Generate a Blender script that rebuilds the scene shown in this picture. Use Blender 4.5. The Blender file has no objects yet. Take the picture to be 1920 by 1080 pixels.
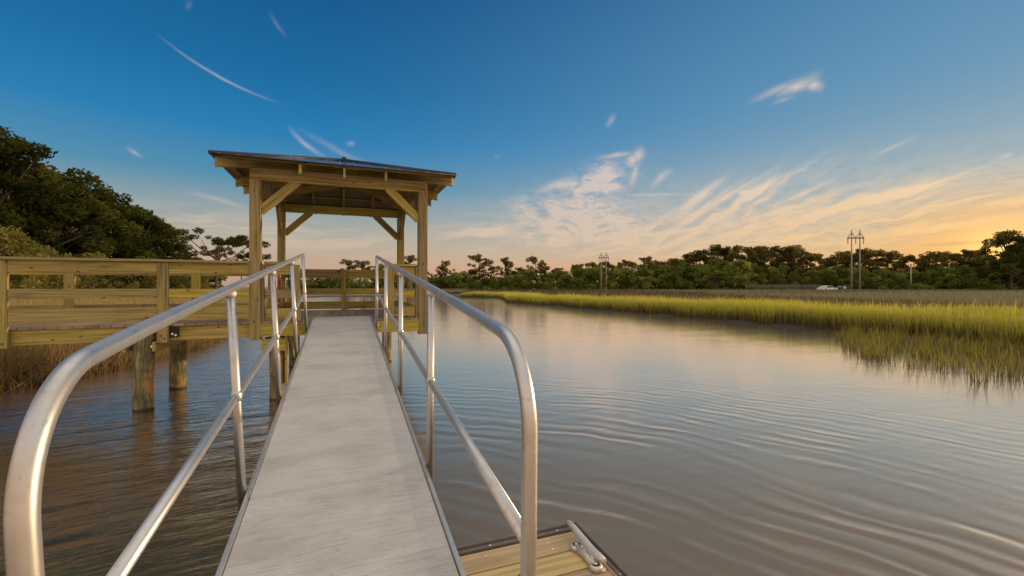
import bpy, bmesh, math, random
import numpy as np
from mathutils import Vector, Matrix
random.seed(7); rng = np.random.default_rng(7)
R = math.radians
S = bpy.context.scene
C = S.collection
PSI = math.atan(318/830); CS, SN = math.cos(PSI), math.sin(PSI)
CAMZ = 1.80; F = 830.0
SUN_AZ, SUN_EL = 86.0, 7.0        # degrees; azimuth from +Y towards +X

# ------------------------------------------------------------------ camera
cam = bpy.data.cameras.new('camera'); co = bpy.data.objects.new('camera', cam); C.objects.link(co)
co.location = (0, 0, CAMZ); co.rotation_euler = (R(90), 0, -PSI)
cam.sensor_width = 36; cam.lens = 36*F/1920; cam.clip_start = 0.05; cam.clip_end = 6000
cam.shift_y = -3/1920*-1*-1
S.camera = co

# ------------------------------------------------------------------ tiny node language
class V:
    def __init__(s, nt, sock): s.nt, s.s = nt, sock
    def _m(s, op, *a, clamp=False):
        n = s.nt.nodes.new('ShaderNodeMath'); n.operation = op; n.use_clamp = clamp
        for i, x in enumerate((s,)+a):
            if isinstance(x, V): s.nt.links.new(x.s, n.inputs[i])
            else: n.inputs[i].default_value = x
        return V(s.nt, n.outputs[0])
    def __add__(s, o): return s._m('ADD', o)
    __radd__ = __add__
    def __sub__(s, o): return s._m('SUBTRACT', o)
    def __rsub__(s, o): return (s*-1)+o
    def __mul__(s, o): return s._m('MULTIPLY', o)
    __rmul__ = __mul__
    def __truediv__(s, o): return s._m('DIVIDE', o)
    def pow(s, o): return s._m('POWER', o)
    def sin(s): return s._m('SINE')
    def abs(s): return s._m('ABSOLUTE')
    def sqrt(s): return s._m('SQRT')
    def exp(s): return s._m('EXPONENT')
    def asin(s): return s._m('ARCSINE')
    def atan2(s, o): return s._m('ARCTAN2', o)
    def clamp(s): return s._m('ADD', 0.0, clamp=True)
    def max(s, o): return s._m('MAXIMUM', o)
    def min(s, o): return s._m('MINIMUM', o)
def N(nt, t, ins=None, **at):
    n = nt.nodes.new(t)
    for k, v in at.items(): setattr(n, k, v)
    for k, v in (ins or {}).items():
        s = n.inputs[k]
        if isinstance(v, V): nt.links.new(v.s, s)
        elif isinstance(v, bpy.types.NodeSocket): nt.links.new(v, s)
        else: s.default_value = v
    return n
def sm(x, a, b):       # smoothstep
    n = N(x.nt, 'ShaderNodeMapRange', {0: x, 1: a, 2: b, 3: 0.0, 4: 1.0}, interpolation_type='SMOOTHSTEP')
    return V(x.nt, n.outputs[0])
def srgb(r, g, b):
    f = lambda c: (c/255)/12.92 if c/255 <= .04045 else (((c/255)+.055)/1.055)**2.4
    return (f(r), f(g), f(b), 1)
def ramp(nt, fac, stops, interp='LINEAR'):
    n = N(nt, 'ShaderNodeValToRGB', {0: fac}); cr = n.color_ramp; cr.interpolation = interp
    while len(cr.elements) < len(stops): cr.elements.new(.5)
    for e, (p, c) in zip(cr.elements, stops): e.position = p; e.color = c
    return n.outputs[0]
def mixc(nt, f, a, b, mode='MIX'):
    n = nt.nodes.new('ShaderNodeMix'); n.data_type = 'RGBA'; n.blend_type = mode
    for i, v in ((0, f), (6, a), (7, b)):
        if isinstance(v, V): nt.links.new(v.s, n.inputs[i])
        elif isinstance(v, bpy.types.NodeSocket): nt.links.new(v, n.inputs[i])
        else: n.inputs[i].default_value = v
    return n.outputs[2]
def noise(nt, vec, scale, detail=3, rough=.5, dist=0.0):
    n = N(nt, 'ShaderNodeTexNoise', {'Vector': vec, 'Scale': scale, 'Detail': detail, 'Roughness': rough, 'Distortion': dist})
    return V(nt, n.outputs[0])
def comb(nt, x, y, z=0.0): return N(nt, 'ShaderNodeCombineXYZ', {0: x, 1: y, 2: z}).outputs[0]

# ------------------------------------------------------------------ sky (world)
w = bpy.data.worlds.new('World'); S.world = w; w.use_nodes = True
nt = w.node_tree; nt.nodes.clear()
tc = nt.nodes.new('ShaderNodeTexCoord')
sp = N(nt, 'ShaderNodeSeparateXYZ', {0: tc.outputs['Generated']})
dx, dy, dz = (V(nt, sp.outputs[i]) for i in range(3))
A = dx.atan2(dy)*57.2958                    # azimuth in degrees, + towards +X
E = dz.asin()*57.2958
Ep = E.max(0.0)
def ae(px, py):
    u = (px-960)/F
    return math.degrees(PSI+math.atan(u)), math.degrees(math.atan((537-py)/F/math.sqrt(1+u*u)))
EM = 90.0
cold = ramp(nt, Ep/EM, [(0, srgb(186,150,128)), (2.2/EM, srgb(196,163,138)), (5/EM, srgb(180,170,154)), (8.5/EM, srgb(140,158,162)),
    (12/EM, srgb(80,140,172)), (17/EM, srgb(36,124,178)), (23/EM, srgb(22,106,160)), (34/EM, srgb(12,80,136)), (43/EM, srgb(125,135,148)), (1, srgb(205,198,192))])
warm = ramp(nt, Ep/EM, [(0, srgb(238,160,70)), (2.5/EM, srgb(226,170,105)), (4.2/EM, srgb(200,174,138)), (6.5/EM, srgb(164,170,162)),
    (10/EM, srgb(128,162,178)), (20/EM, srgb(96,146,180)), (34/EM, srgb(66,120,162)), (43/EM, srgb(150,150,150)), (1, srgb(205,198,192))])
back = ramp(nt, Ep/EM, [(0, srgb(215,185,160)), (12/EM, srgb(225,205,190)), (35/EM, srgb(200,200,205)), (1, srgb(175,180,190))])
fw = sm(A, -8.0, 74.0)
sky = mixc(nt, fw, cold, warm)
zen = N(nt, 'ShaderNodeVectorMath', {0: comb(nt, .80, .74, .66), 3: sm(E, 37.0, 62.0)}, operation='SCALE').outputs[0]
sky = N(nt, 'ShaderNodeVectorMath', {0: sky, 1: zen}, operation='ADD').outputs[0]   # unseen overhead sky brightened, added fill for deck and water
# behind the camera: unseen sky brightened as added fill for the dock-facing sides
bk = sm((dy*CS+dx*SN)*-1.0, -0.15, 0.45)
bkb = N(nt, 'ShaderNodeVectorMath', {0: back, 1: (1.6, 1.42, 1.2)}, operation='MULTIPLY').outputs[0]
sky = mixc(nt, bk, sky, bkb)
# sun glow
sa, se = ae(1885, 462)
g2 = ((A-sa)*(A-sa)*0.6+(E-se)*(E-se)*1.8)
sky = mixc(nt, (g2*-0.035).exp()*0.75, sky, srgb(246,166,62))
sky = mixc(nt, (g2*-0.16).exp()*0.95, sky, (1.35, 0.78, 0.22, 1))
# --- cirrus.  warped angular coordinates
AEv = comb(nt, A*0.1, E*0.1)
w1 = noise(nt, AEv, 1.6, 3, .55)-0.5
w2 = noise(nt, N(nt, 'ShaderNodeVectorMath', {0: AEv, 1: (7.3, 3.1, 0)}, operation='ADD').outputs[0], 1.6, 3, .55)-0.5
Aw = A+w1*5.0; Ew = E+w2*3.0
def streaks(ang, sc_a, sc_c, lo, hi, seed, wa=Aw, we=Ew):
    c, s_ = math.cos(R(ang)), math.sin(R(ang))
    u = wa*c+we*s_; v = we*c-wa*s_
    n1 = noise(nt, comb(nt, u*sc_a, v*sc_c, seed), 1.0, 5, .6)
    return sm(n1, lo, hi)
def blob(px, py, rx, ry, ang=0, p=1.0):      # soft elliptical region, radii in px of the photo at its centre
    a, e = ae(px, py); k = 57.2958/F*math.cos(math.atan((px-960)/F))**1.2
    c, s_ = math.cos(R(ang)), math.sin(R(ang))
    da, de = A-a, E-e
    u = (da*c+de*s_)/(rx*k); v = (de*c-da*s_)/(ry*k)
    return ((u*u+v*v)*-1.0).exp()*p
def wisp(px, py, L, wd, ang, curve=0.0, p=1.0, jag=.6, taper=0.0):
    a, e = ae(px, py); k = 57.2958/F*math.cos(math.atan((px-960)/F))**1.2
    c, s_ = math.cos(R(ang)), math.sin(R(ang))
    da, de = A+w1*jag-a, E+w2*jag-e
    u = (da*c+de*s_)/(L*k); v = (de*c-da*s_)/(wd*k)
    v = v-(u*u-0.3)*(curve*L/wd)
    m = (1.0-u.abs()).clamp()
    if taper: v = v/(1.15+u*taper)
    return (v*v*-1.0).exp()*m*p
def add(lst):
    o = lst[0]
    for x in lst[1:]: o = o.max(x)
    return o
fineA = noise(nt, comb(nt, Aw*0.35, Ew*0.9, 3.0), 1.0, 5, .65)
fineB = noise(nt, comb(nt, A*1.1+E*0.6, E*2.6, 9.0), 1.0, 4, .6)
tex = sm(fineA, .30, .62)*(fineB*0.8+0.6)
fib = streaks(9, .12, 3.2, .30, .70, 11.0)*.75+.42
fibf = streaks(30, .12, 3.2, .30, .70, 12.0)*.8+.4
right = (blob(1650, 425, 330, 42, 8)+blob(1880, 395, 150, 50, 10)+blob(1330, 455, 260, 26, 2)).clamp()*streaks(10, .05, .8, .46, .66, 1.0)
right2 = (blob(1560, 405, 240, 24, 12)).clamp()*streaks(18, .06, .8, .40, .64, 4.0)*0.8
fan = blob(1350, 395, 150, 30, 18)*streaks(36, .05, .75, .44, .64, 2.0)
cl = add([blob(1085, 400, 75, 34), blob(1110, 350, 60, 26, 20)*.9, blob(1155, 415, 42, 14, -20), blob(1045, 435, 70, 24), blob(1000, 395, 45, 26)*.6, blob(1120, 435, 80, 22)*.8])*tex*sm(fineB, .05, .72)*1.55
cl2 = (blob(880, 430, 60, 26)+blob(935, 440, 50, 20, 30)+blob(560, 440, 280, 30, -6)*.7+blob(330, 415, 120, 14, -6)*.6).clamp()*streaks(2, .06, .7, .42, .66, 6.0)*.8
wl = add([
 wisp(415, 142, 108, 2.2, -19, .10, .6, .3), wisp(352, 10, 12, 4, 60, 0, .15, 1.0), wisp(520, 47, 24, 3, -45, .1, .2, .6),
 wisp(252, 286, 16, 4, -30, .1, .55, .5), wisp(575, 270, 44, 4, -35, .14, .6, .5), wisp(640, 285, 90, 5, -22, .05, .28, .5), wisp(658, 270, 11, 4, 10, 0, .4, 1.0),
 wisp(410, 375, 60, 5, -12, -.06, .45), wisp(1500, 160, 42, 9, 8, 0, .8, 1.6), wisp(1460, 167, 60, 6, 12, 0, .5, .5), wisp(1528, 160, 20, 8, -25, 0, .8, .8),
 wisp(1472, 186, 26, 4, 8, 0, .3), wisp(1144, 226, 16, 5, 60, 0, .45, .8), wisp(932, 294, 9, 3, 0, 0, .15), wisp(1670, 278, 50, 4, 22, 0, .3, .3), wisp(1890, 291, 14, 4, 20, 0, .4),
 wisp(1155, 292, 46, 4, 5, -.05, .8, .4), wisp(1196, 290, 20, 9, 50, .25, .9, .8), wisp(1190, 328, 32, 5, 72, 0, .6, .3), wisp(1186, 300, 16, 9, 70, 0, .9, .5),
 wisp(1240, 333, 28, 6, 38, -.1, .6, .3), wisp(1050, 350, 55, 8, 8, -.25, .8, .8), wisp(1130, 330, 45, 20, 35, 0, .75, 1.8)*sm(fineA, .35, .6), wisp(1130, 352, 60, 9, -6, 0, .8, .8),
 wisp(1220, 365, 110, 2.5, -2, 0, .35, .2), wisp(1310, 372, 70, 7, 38, -.05, .8, .5, -.4), wisp(1360, 372, 110, 5, 30, -.05, .6, .5), wisp(1420, 358, 60, 5, 27, .05, .7, .6),
 wisp(1265, 455, 130, 4, 22, 0, .4, .4), wisp(1300, 405, 130, 4, 36, -.04, .55, .6), wisp(1400, 430, 150, 6, 17, -.04, .55, .6), wisp(1510, 362, 70, 4, 22, .04, .5, .6), wisp(1394, 361, 18, 5, -4, 0, .9, .4),
 wisp(1720, 355, 110, 6, 14, .05, .8, .9), wisp(1750, 344, 70, 3.5, 8, 0, .7, .4), wisp(1580, 388, 200, 7, 11, .03, .8, .9), wisp(1420, 405, 230, 7, 13, .04, .45, .9),
 wisp(1860, 388, 160, 9, 9, .04, .8, 1.0), wisp(1760, 425, 260, 8, 6, .02, .75, 1.2), wisp(1230, 440, 240, 6, 4, 0, .45, 1.0), wisp(1560, 455, 260, 5, 4, 0, .5, 1.0),
 wisp(1880, 422, 60, 5, 7, 0, .9, .6)])
broken = fineB*0.7+0.62
mask = (right*fib*1.05+right2*fib*.9+fan*fibf*.95+cl+cl2+wl*broken*0.95+tex*(blob(1400,430,480,80)*.45)+(blob(1330,405,600,95)*.24)).clamp()
clc = mixc(nt, sm(A, 25.0, 68.0), srgb(218,200,190), srgb(252,222,184))
lowc = mixc(nt, sm(A, 30.0, 70.0), srgb(224,194,168), srgb(252,202,134))
cc = mixc(nt, sm(E, 14.0, 4.5), clc, lowc)
sky = mixc(nt, mask*0.80, sky, cc)
# a few grey undersides low towards the sun
gm = (wisp(1800, 400, 150, 7, 4, 0, .6, 1.0)+wisp(1795, 456, 60, 4, 1, 0, .8, .4)+wisp(1700, 442, 160, 5, 3, 0, .35, .8)).clamp()
sky = mixc(nt, gm*.55, sky, srgb(160,130,95))
# Nishita sky of the same sun adds its own soft gradient
ns = nt.nodes.new('ShaderNodeTexSky'); ns.sky_type = 'NISHITA'; ns.sun_disc = False
ns.sun_elevation = R(SUN_EL); ns.sun_rotation = R(SUN_AZ)
b1 = N(nt, 'ShaderNodeBackground', {'Color': sky, 'Strength': 1.0})
b2 = N(nt, 'ShaderNodeBackground', {'Color': ns.outputs[0], 'Strength': 0.006})
ad = nt.nodes.new('ShaderNodeAddShader'); nt.links.new(b1.outputs[0], ad.inputs[0]); nt.links.new(b2.outputs[0], ad.inputs[1])
wo = nt.nodes.new('ShaderNodeOutputWorld'); nt.links.new(ad.outputs[0], wo.inputs[0])
w.cycles.sampling_method = 'MANUAL'; w.cycles.sample_map_resolution = 512

# ------------------------------------------------------------------ sun, exposure
sl = bpy.data.lights.new('sun', 'SUN'); so = bpy.data.objects.new('sun', sl); C.objects.link(so)
sl.energy = 3.0; sl.angle = R(1.0); sl.color = (1.0, .74, .44)
sd = Vector((math.sin(R(SUN_AZ))*math.cos(R(SUN_EL)), math.cos(R(SUN_AZ))*math.cos(R(SUN_EL)), math.sin(R(SUN_EL))))
so.rotation_euler = sd.to_track_quat('Z', 'Y').to_euler()
S.view_settings.view_transform = 'Standard'; S.view_settings.look = 'None'
S.view_settings.exposure = 0.0; S.view_settings.gamma = 1.0
try: S.cycles.transparent_max_bounces = 16
except Exception: pass

# ------------------------------------------------------------------ helpers
def W(px, d, z=0.0):           # a bearing and a distance along the view axis -> world point
    x = (px-960)/F*d
    return Vector((CS*x+SN*d, CS*d-SN*x, z))
def gp(px, py, z=0.0): return W(px, F*(CAMZ-z)/(py-537), z)
def tag(o, label=None, cat=None, group=None, kind=None):
    if label: o['label'] = label
    if cat: o['category'] = cat
    if group: o['group'] = group
    if kind: o['kind'] = kind
    return o
def empty(name, loc=(0,0,0), rz=0):
    o = bpy.data.objects.new(name, None); C.objects.link(o); o.location = loc; o.rotation_euler = (0,0,rz)
    o.empty_display_size = .2; return o
class MB:
    """collects shapes; uv = metres along the piece, tint = one random value per piece"""
    def __init__(s): s.v, s.f, s.uv, s.t, s.sm = [], [], [], [], []
    def quadbox(s, P, axis=0, smooth=False):      # P: 8 points, order x fastest, then y, then z ; axis = long axis index
        b = len(s.v); s.v += [tuple(p) for p in P]
        fs = [(0,4,6,2,0),(1,3,7,5,0),(0,1,5,4,1),(2,6,7,3,1),(0,2,3,1,2),(4,5,7,6,2)]
        sz = [(Vector(P[1])-Vector(P[0])).length, (Vector(P[2])-Vector(P[0])).length, (Vector(P[4])-Vector(P[0])).length]
        ox, oy, t = random.random()*40, random.random()*40, random.random()
        for f in fs:
            n = f[4]; s.f.append(tuple(b+i for i in f[:4])); s.sm.append(False)
            for i in f[:4]:
                c = [(i & 1)*sz[0], ((i >> 1) & 1)*sz[1], ((i >> 2) & 1)*sz[2]]
                o = [k for k in range(3) if k != axis]
                if n == axis: uv = (c[o[0]]*.3+ox, c[o[1]]+oy)
                else:
                    k = [q for q in o if q != n][0]
                    uv = (c[axis]+ox, c[k]+oy+n*.37)
                s.uv.append(uv)
            s.t.append(t)
    def box(s, x0, x1, y0, y1, z0, z1):
        P = [(x, y, z) for z in (z0, z1) for y in (y0, y1) for x in (x0, x1)]
        d = [x1-x0, y1-y0, z1-z0]; s.quadbox(P, d.index(max(d)))
    def beam(s, a, b, wd, ht, up=(0,0,1)):        # rectangular bar from a to b; ht along 'up'
        a, b = Vector(a), Vector(b); d = (b-a).normalized(); u = Vector(up); r = d.cross(u).normalized(); u = r.cross(d)
        P = []
        for k in (-.5, .5):
            for j in (-.5, .5):
                for e in (a, b): P.append(e+r*wd*j+u*ht*k)
        s.quadbox(P, 0)
    def tube(s, pts, rad, n=12, caps=True):
        pts = [Vector(p) for p in pts]; b0 = len(s.v); t = random.random(); ox = random.random()*30
        if not hasattr(rad, '__len__'): rad = [rad]*len(pts)
        up = None; L = 0
        for i, p in enumerate(pts):
            d = (pts[min(i+1, len(pts)-1)]-pts[max(i-1, 0)]).normalized()
            if up is None:
                up = Vector((0,0,1)) if abs(d.z) < .9 else Vector((0,1,0))
            r = d.cross(up).normalized(); up = r.cross(d)
            for k in range(n):
                a = 2*math.pi*k/n; s.v.append(tuple(p+(r*math.cos(a)+up*math.sin(a))*rad[i]))
        for i in range(len(pts)-1):
            l0 = L; L += (pts[i+1]-pts[i]).length
            for k in range(n):
                k2 = (k+1) % n
                s.f.append((b0+i*n+k, b0+i*n+k2, b0+(i+1)*n+k2, b0+(i+1)*n+k)); s.t.append(t); s.sm.append(True)
                q = rad[i]*2*math.pi/n
                s.uv += [(l0+ox, k*q), (l0+ox, (k+1)*q), (L+ox, (k+1)*q), (L+ox, k*q)]
        if caps:
            for base, rev in ((b0, True), (b0+(len(pts)-1)*n, False)):
                f = tuple(range(base, base+n)); f = f[::-1] if rev else f
                s.f.append(f); s.t.append(t); s.sm.append(False); s.uv += [(ox, 0)]*n
    def poly(s, P, uvs=None):
        b = len(s.v); s.v += [tuple(p) for p in P]; s.f.append(tuple(range(b, b+len(P)))); s.t.append(random.random()); s.sm.append(False)
        s.uv += uvs or [(p[0], p[1]) for p in P]
    def build(s, name, m, parent=None, bevel=0.0, loc=None):
        me = bpy.data.meshes.new(name); me.from_pydata(s.v, [], s.f)
        uv = me.uv_layers.new(name='UVMap'); uv.data.foreach_set('uv', np.array(s.uv, dtype=np.float32).ravel())
        at = me.attributes.new('tint', 'FLOAT', 'FACE'); at.data.foreach_set('value', np.array(s.t, dtype=np.float32))
        me.polygons.foreach_set('use_smooth', s.sm); me.materials.append(m); me.update()
        o = bpy.data.objects.new(name, me); C.objects.link(o)
        if parent: o.parent = parent
        if parent: o.location = -Vector(parent.location)     # shapes are written in world coordinates
        if bevel:
            b = o.modifiers.new('edge', 'BEVEL'); b.width = bevel; b.segments = 2; b.limit_method = 'ANGLE'; b.harden_normals = False
        return o
def mesh_np(name, verts, faces_list, mat, tint=None, parent=None, smooth=False, attrs=None):
    """faces_list: list of int arrays (n,k)"""
    me = bpy.data.meshes.new(name)
    me.vertices.add(len(verts)); me.vertices.foreach_set('co', verts.astype(np.float32).ravel())
    loops = np.concatenate([f.ravel() for f in faces_list]); tot = np.concatenate([np.full(len(f), f.shape[1]) for f in faces_list])
    st = np.concatenate([[0], np.cumsum(tot)[:-1]])
    me.loops.add(len(loops)); me.loops.foreach_set('vertex_index', loops.astype(np.int32))
    me.polygons.add(len(tot)); me.polygons.foreach_set('loop_start', st.astype(np.int32)); me.polygons.foreach_set('loop_total', tot.astype(np.int32))
    me.polygons.foreach_set('use_smooth', np.full(len(tot), smooth))
    if tint is not None:
        at = me.attributes.new('tint', 'FLOAT', 'POINT'); at.data.foreach_set('value', tint.astype(np.float32))
    for k, a in (attrs or {}).items():
        at = me.attributes.new(k, 'FLOAT', 'POINT'); at.data.foreach_set('value', a.astype(np.float32))
    me.materials.append(mat); me.update(calc_edges=True)
    if name == 'NONE': return me
    o = bpy.data.objects.new(name, me); C.objects.link(o)
    if parent: o.parent = parent
    return o

# ------------------------------------------------------------------ materials
def newmat(name):
    m = bpy.data.materials.new(name); m.use_nodes = True; nt = m.node_tree; nt.nodes.clear()
    out = nt.nodes.new('ShaderNodeOutputMaterial'); return m, nt, out
def princ(nt, out, **k):
    p = nt.nodes.new('ShaderNodeBsdfPrincipled'); nt.links.new(p.outputs[0], out.inputs[0])
    for a, v in k.items():
        a = a.replace('_', ' ')
        if isinstance(v, V): nt.links.new(v.s, p.inputs[a])
        elif isinstance(v, bpy.types.NodeSocket): nt.links.new(v, p.inputs[a])
        else: p.inputs[a].default_value = v
    return p
def bump(nt, h, dist=.005, st=1.0):
    return N(nt, 'ShaderNodeBump', {'Height': h, 'Distance': dist, 'Strength': st}).outputs[0]
def attr(nt, n='tint'): return V(nt, N(nt, 'ShaderNodeAttribute', attribute_name=n).outputs['Fac'])
def uvxyz(nt):
    u = N(nt, 'ShaderNodeSeparateXYZ', {0: nt.nodes.new('ShaderNodeTexCoord').outputs['UV']}); return V(nt, u.outputs[0]), V(nt, u.outputs[1])
def wood(name, c0, c1, c2, dirt=0.3, knots=1.0, rough=.75):
    m, nt, out = newmat(name); u, v = uvxyz(nt); t = attr(nt)
    wv = noise(nt, comb(nt, u*.9, v*6.0, t*7.0), 1.0, 3)
    g = noise(nt, comb(nt, u*1.3, (v+wv*.05)*45.0, t*9.0), 1.0, 5, .6)
    g2 = noise(nt, comb(nt, u*6.0, v*260.0, t*3.0), 1.0, 2, .5)
    col = ramp(nt, g, [(.30, c0), (.5, c1), (.72, c2)])
    col = mixc(nt, g2*.35, col, c0)
    big = noise(nt, comb(nt, u*1.2, v*4.0, t*20.0), 1.0, 4, .6)
    col = mixc(nt, sm(big, .52, .75)*dirt, col, (c0[0]*.45, c0[1]*.5, c0[2]*.6, 1))
    vo = N(nt, 'ShaderNodeTexVoronoi', {'Vector': comb(nt, u+t*31.0, v*2.2, 0.0), 'Scale': 1.7, 'Randomness': 1.0}, voronoi_dimensions='2D')
    kd = V(nt, vo.outputs['Distance'])
    col = mixc(nt, (1.0-sm(kd, .025, .055))*knots*.85, col, (.045, .022, .01, 1))
    hv = N(nt, 'ShaderNodeHueSaturation', {'Color': col, 'Value': t*.55+.74, 'Saturation': t*.3+.8, 'Hue': t*.022+.486})
    princ(nt, out, Base_Color=hv.outputs[0], Roughness=rough, Normal=bump(nt, g*.7+g2*.3, .0025, .7))
    return m
M = {}
M['wood'] = wood('treated pine', (.13,.095,.024,1), (.35,.275,.062,1), (.50,.41,.125,1), .6)
M['deckwood'] = wood('weathered deck boards', (.20,.13,.07,1), (.29,.20,.12,1), (.36,.26,.17,1), .3)
M['dockwood'] = wood('dock boards', (.36,.235,.08,1), (.56,.40,.15,1), (.68,.51,.22,1), .12)
def pilemat():
    m, nt, out = newmat('piling wood'); u, v = uvxyz(nt)
    g = noise(nt, comb(nt, u*2.0, v*30.0, 0.0), 1.0, 5, .65)
    tcn = nt.nodes.new('ShaderNodeTexCoord'); ob = tcn.outputs['Object']
    n = noise(nt, ob, 5.0, 4, .6)
    z = V(nt, N(nt, 'ShaderNodeSeparateXYZ', {0: N(nt, 'ShaderNodeNewGeometry').outputs['Position']}).outputs[2])
    col = ramp(nt, g, [(.33, (.055,.05,.022,1)), (.5, (.15,.14,.065,1)), (.68, (.30,.26,.13,1))])
    col = mixc(nt, sm(n, .52, .62)*.7, col, (.42,.22,.05,1))
    col = mixc(nt, sm(n, .48, .36)*.6, col, (.06,.07,.04,1))
    wet = 1.0-sm(z+n*.12, .07, .12)
    col = mixc(nt, wet*.9, col, (.012,.010,.006,1))
    princ(nt, out, Base_Color=col, Roughness=.8, Normal=bump(nt, g, .012, .9)); return m
M['pile'] = pilemat()
def alum(name, base=(.53,.52,.505,1), rough=.38, stain=.6, aniso=False, scale=6.0):
    m, nt, out = newmat(name); u, v = uvxyz(nt)
    ob = nt.nodes.new('ShaderNodeTexCoord').outputs['Object']
    n = noise(nt, ob, scale, 5, .6); n2 = noise(nt, comb(nt, u*3.0, v*120.0, 0.0), 1.0, 3, .6); n3 = noise(nt, ob, scale*7, 3, .6)
    col = mixc(nt, sm(n, .45, .7)*stain, base, (.40,.34,.28,1))
    col = mixc(nt, sm(n3, .60, .72)*stain*.6, col, (.28,.24,.20,1))
    princ(nt, out, Base_Color=col, Metallic=.92, Roughness=(n*.3+n2*.12+(rough-.17)), Normal=bump(nt, n2*.4+n3*.3, .0012, .5)); return m
M['alum'] = alum('mill finish aluminium pipe')
M['cast'] = alum('galvanised casting', (.62,.58,.54,1), .55, .3, scale=30)
def deckmat():
    m, nt, out = newmat('ribbed aluminium tread')
    pos = N(nt, 'ShaderNodeNewGeometry').outputs['Position']
    s = N(nt, 'ShaderNodeSeparateXYZ', {0: pos}); x, y = V(nt, s.outputs[0]), V(nt, s.outputs[1])
    rib = (y*(2*math.pi/.0155)).sin()
    plank = sm((y*(2*math.pi/.155)).sin(), .985, 1.0)
    far = 1.0-sm(y, 2.0, 5.0)
    n = noise(nt, comb(nt, x*1.6, y*3.2, 0.0), 1.0, 6, .65); n2 = noise(nt, comb(nt, x*5.0, y*75.0, 4.0), 1.0, 5, .65); n3 = noise(nt, pos, 34.0, 5, .65)
    ft = noise(nt, comb(nt, x*4.0, y*1.5, 9.0), 1.0, 5, .7)
    col = mixc(nt, sm(n, .40, .72)*.55, (.56,.525,.485,1), (.33,.30,.265,1))
    col = mixc(nt, sm(ft, .50, .75)*.35, col, (.66,.62,.58,1))
    col = mixc(nt, sm(n2, .46, .70)*.42, col, (.27,.235,.20,1))
    col = mixc(nt, sm(n3, .60, .70)*.35, col, (.2,.17,.14,1))
    col = mixc(nt, (1.0-rib.abs())*far*.08, col, (.16,.14,.12,1))
    col = mixc(nt, plank*.07, col, (.1,.09,.08,1))
    princ(nt, out, Base_Color=col, Metallic=.16, Roughness=.55, Normal=bump(nt, rib*far*.35+n2*.3-plank*.4, .0012, .8)); return m
M['tread'] = deckmat()
def plain(name, col, rough=.6, metal=0.0, nsc=8.0, var=.25, bmp=.002):
    m, nt, out = newmat(name); ob = nt.nodes.new('ShaderNodeTexCoord').outputs['Object']
    n = noise(nt, ob, nsc, 4, .6)
    c = mixc(nt, sm(n, .4, .7)*var, col, tuple(k*.45 for k in col[:3])+(1,))
    princ(nt, out, Base_Color=c, Roughness=rough, Metallic=metal, Normal=bump(nt, n, bmp, .5)); return m
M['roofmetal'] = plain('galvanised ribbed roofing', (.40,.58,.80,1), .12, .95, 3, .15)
M['darktrim'] = plain('dark edge trim', (.035,.04,.045,1), .5, .3)
M['bracket'] = plain('dark steel bracket', (.03,.024,.02,1), .55, .6, 20, .4)
M['bolt'] = plain('zinc bolt', (.62,.62,.62,1), .35, .9, 30)
M['bumper'] = plain('brown grey edge strip', (.15,.125,.115,1), .55, .1, 25, .3)
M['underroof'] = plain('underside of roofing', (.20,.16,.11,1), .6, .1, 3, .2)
M['red'] = plain('faded red canvas', (.38,.035,.03,1), .8)
M['white'] = plain('white paint', (.75,.74,.70,1), .5)
M['black'] = plain('black rod', (.02,.02,.02,1), .4)
M['glassdark'] = plain('dark car glass', (.012,.014,.016,1), .08, 0)
M['carwhite'] = plain('white car paint', (.72,.76,.80,1), .3, 0, 2, .05)
M['carblack'] = plain('dark grey car paint', (.03,.035,.045,1), .3, 0, 2, .05)
M['tyre'] = plain('tyre rubber', (.02,.02,.02,1), .9)
M['polewood'] = plain('weathered pole', (.33,.29,.23,1), .85, 0, 4, .3)
M['polefar'] = plain('pole crossarm wood', (.22,.18,.14,1), .85, 0, 4, .3)
M['bark'] = plain('bark', (.10,.075,.05,1), .9, 0, 3, .5, .02)
M['fencepaint'] = plain('pale fence boards', (.25,.23,.18,1), .8, 0, 3, .3)

def leafmat(name, a, b, c, trans=.35):
    m, nt, out = newmat(name); t = attr(nt)
    r = V(nt, N(nt, 'ShaderNodeObjectInfo').outputs['Random'])
    pos = N(nt, 'ShaderNodeNewGeometry').outputs['Position']
    n = noise(nt, pos, .35, 2)
    col = ramp(nt, (t*.6+n*.4+(r-.5)*.25).clamp(), [(.2, a), (.5, b), (.85, c)])
    d = N(nt, 'ShaderNodeBsdfDiffuse', {'Color': col}); tr = N(nt, 'ShaderNodeBsdfTranslucent', {'Color': mixc(nt, .5, col, c)})
    mx = N(nt, 'ShaderNodeMixShader', {0: trans, 1: d.outputs[0], 2: tr.outputs[0]}); nt.links.new(mx.outputs[0], out.inputs[0]); return m
M['leaf_oak'] = leafmat('oak leaves', (.016,.021,.006,1), (.045,.055,.012,1), (.16,.145,.03,1))
M['leaf_pine'] = leafmat('pine needles', (.05,.05,.014,1), (.12,.105,.026,1), (.26,.19,.045,1), .5)
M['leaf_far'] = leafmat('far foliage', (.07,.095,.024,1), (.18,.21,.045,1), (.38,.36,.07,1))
M['leaf_bush'] = leafmat('light olive bush leaves', (.07,.075,.018,1), (.16,.15,.035,1), (.27,.23,.06,1))
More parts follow.
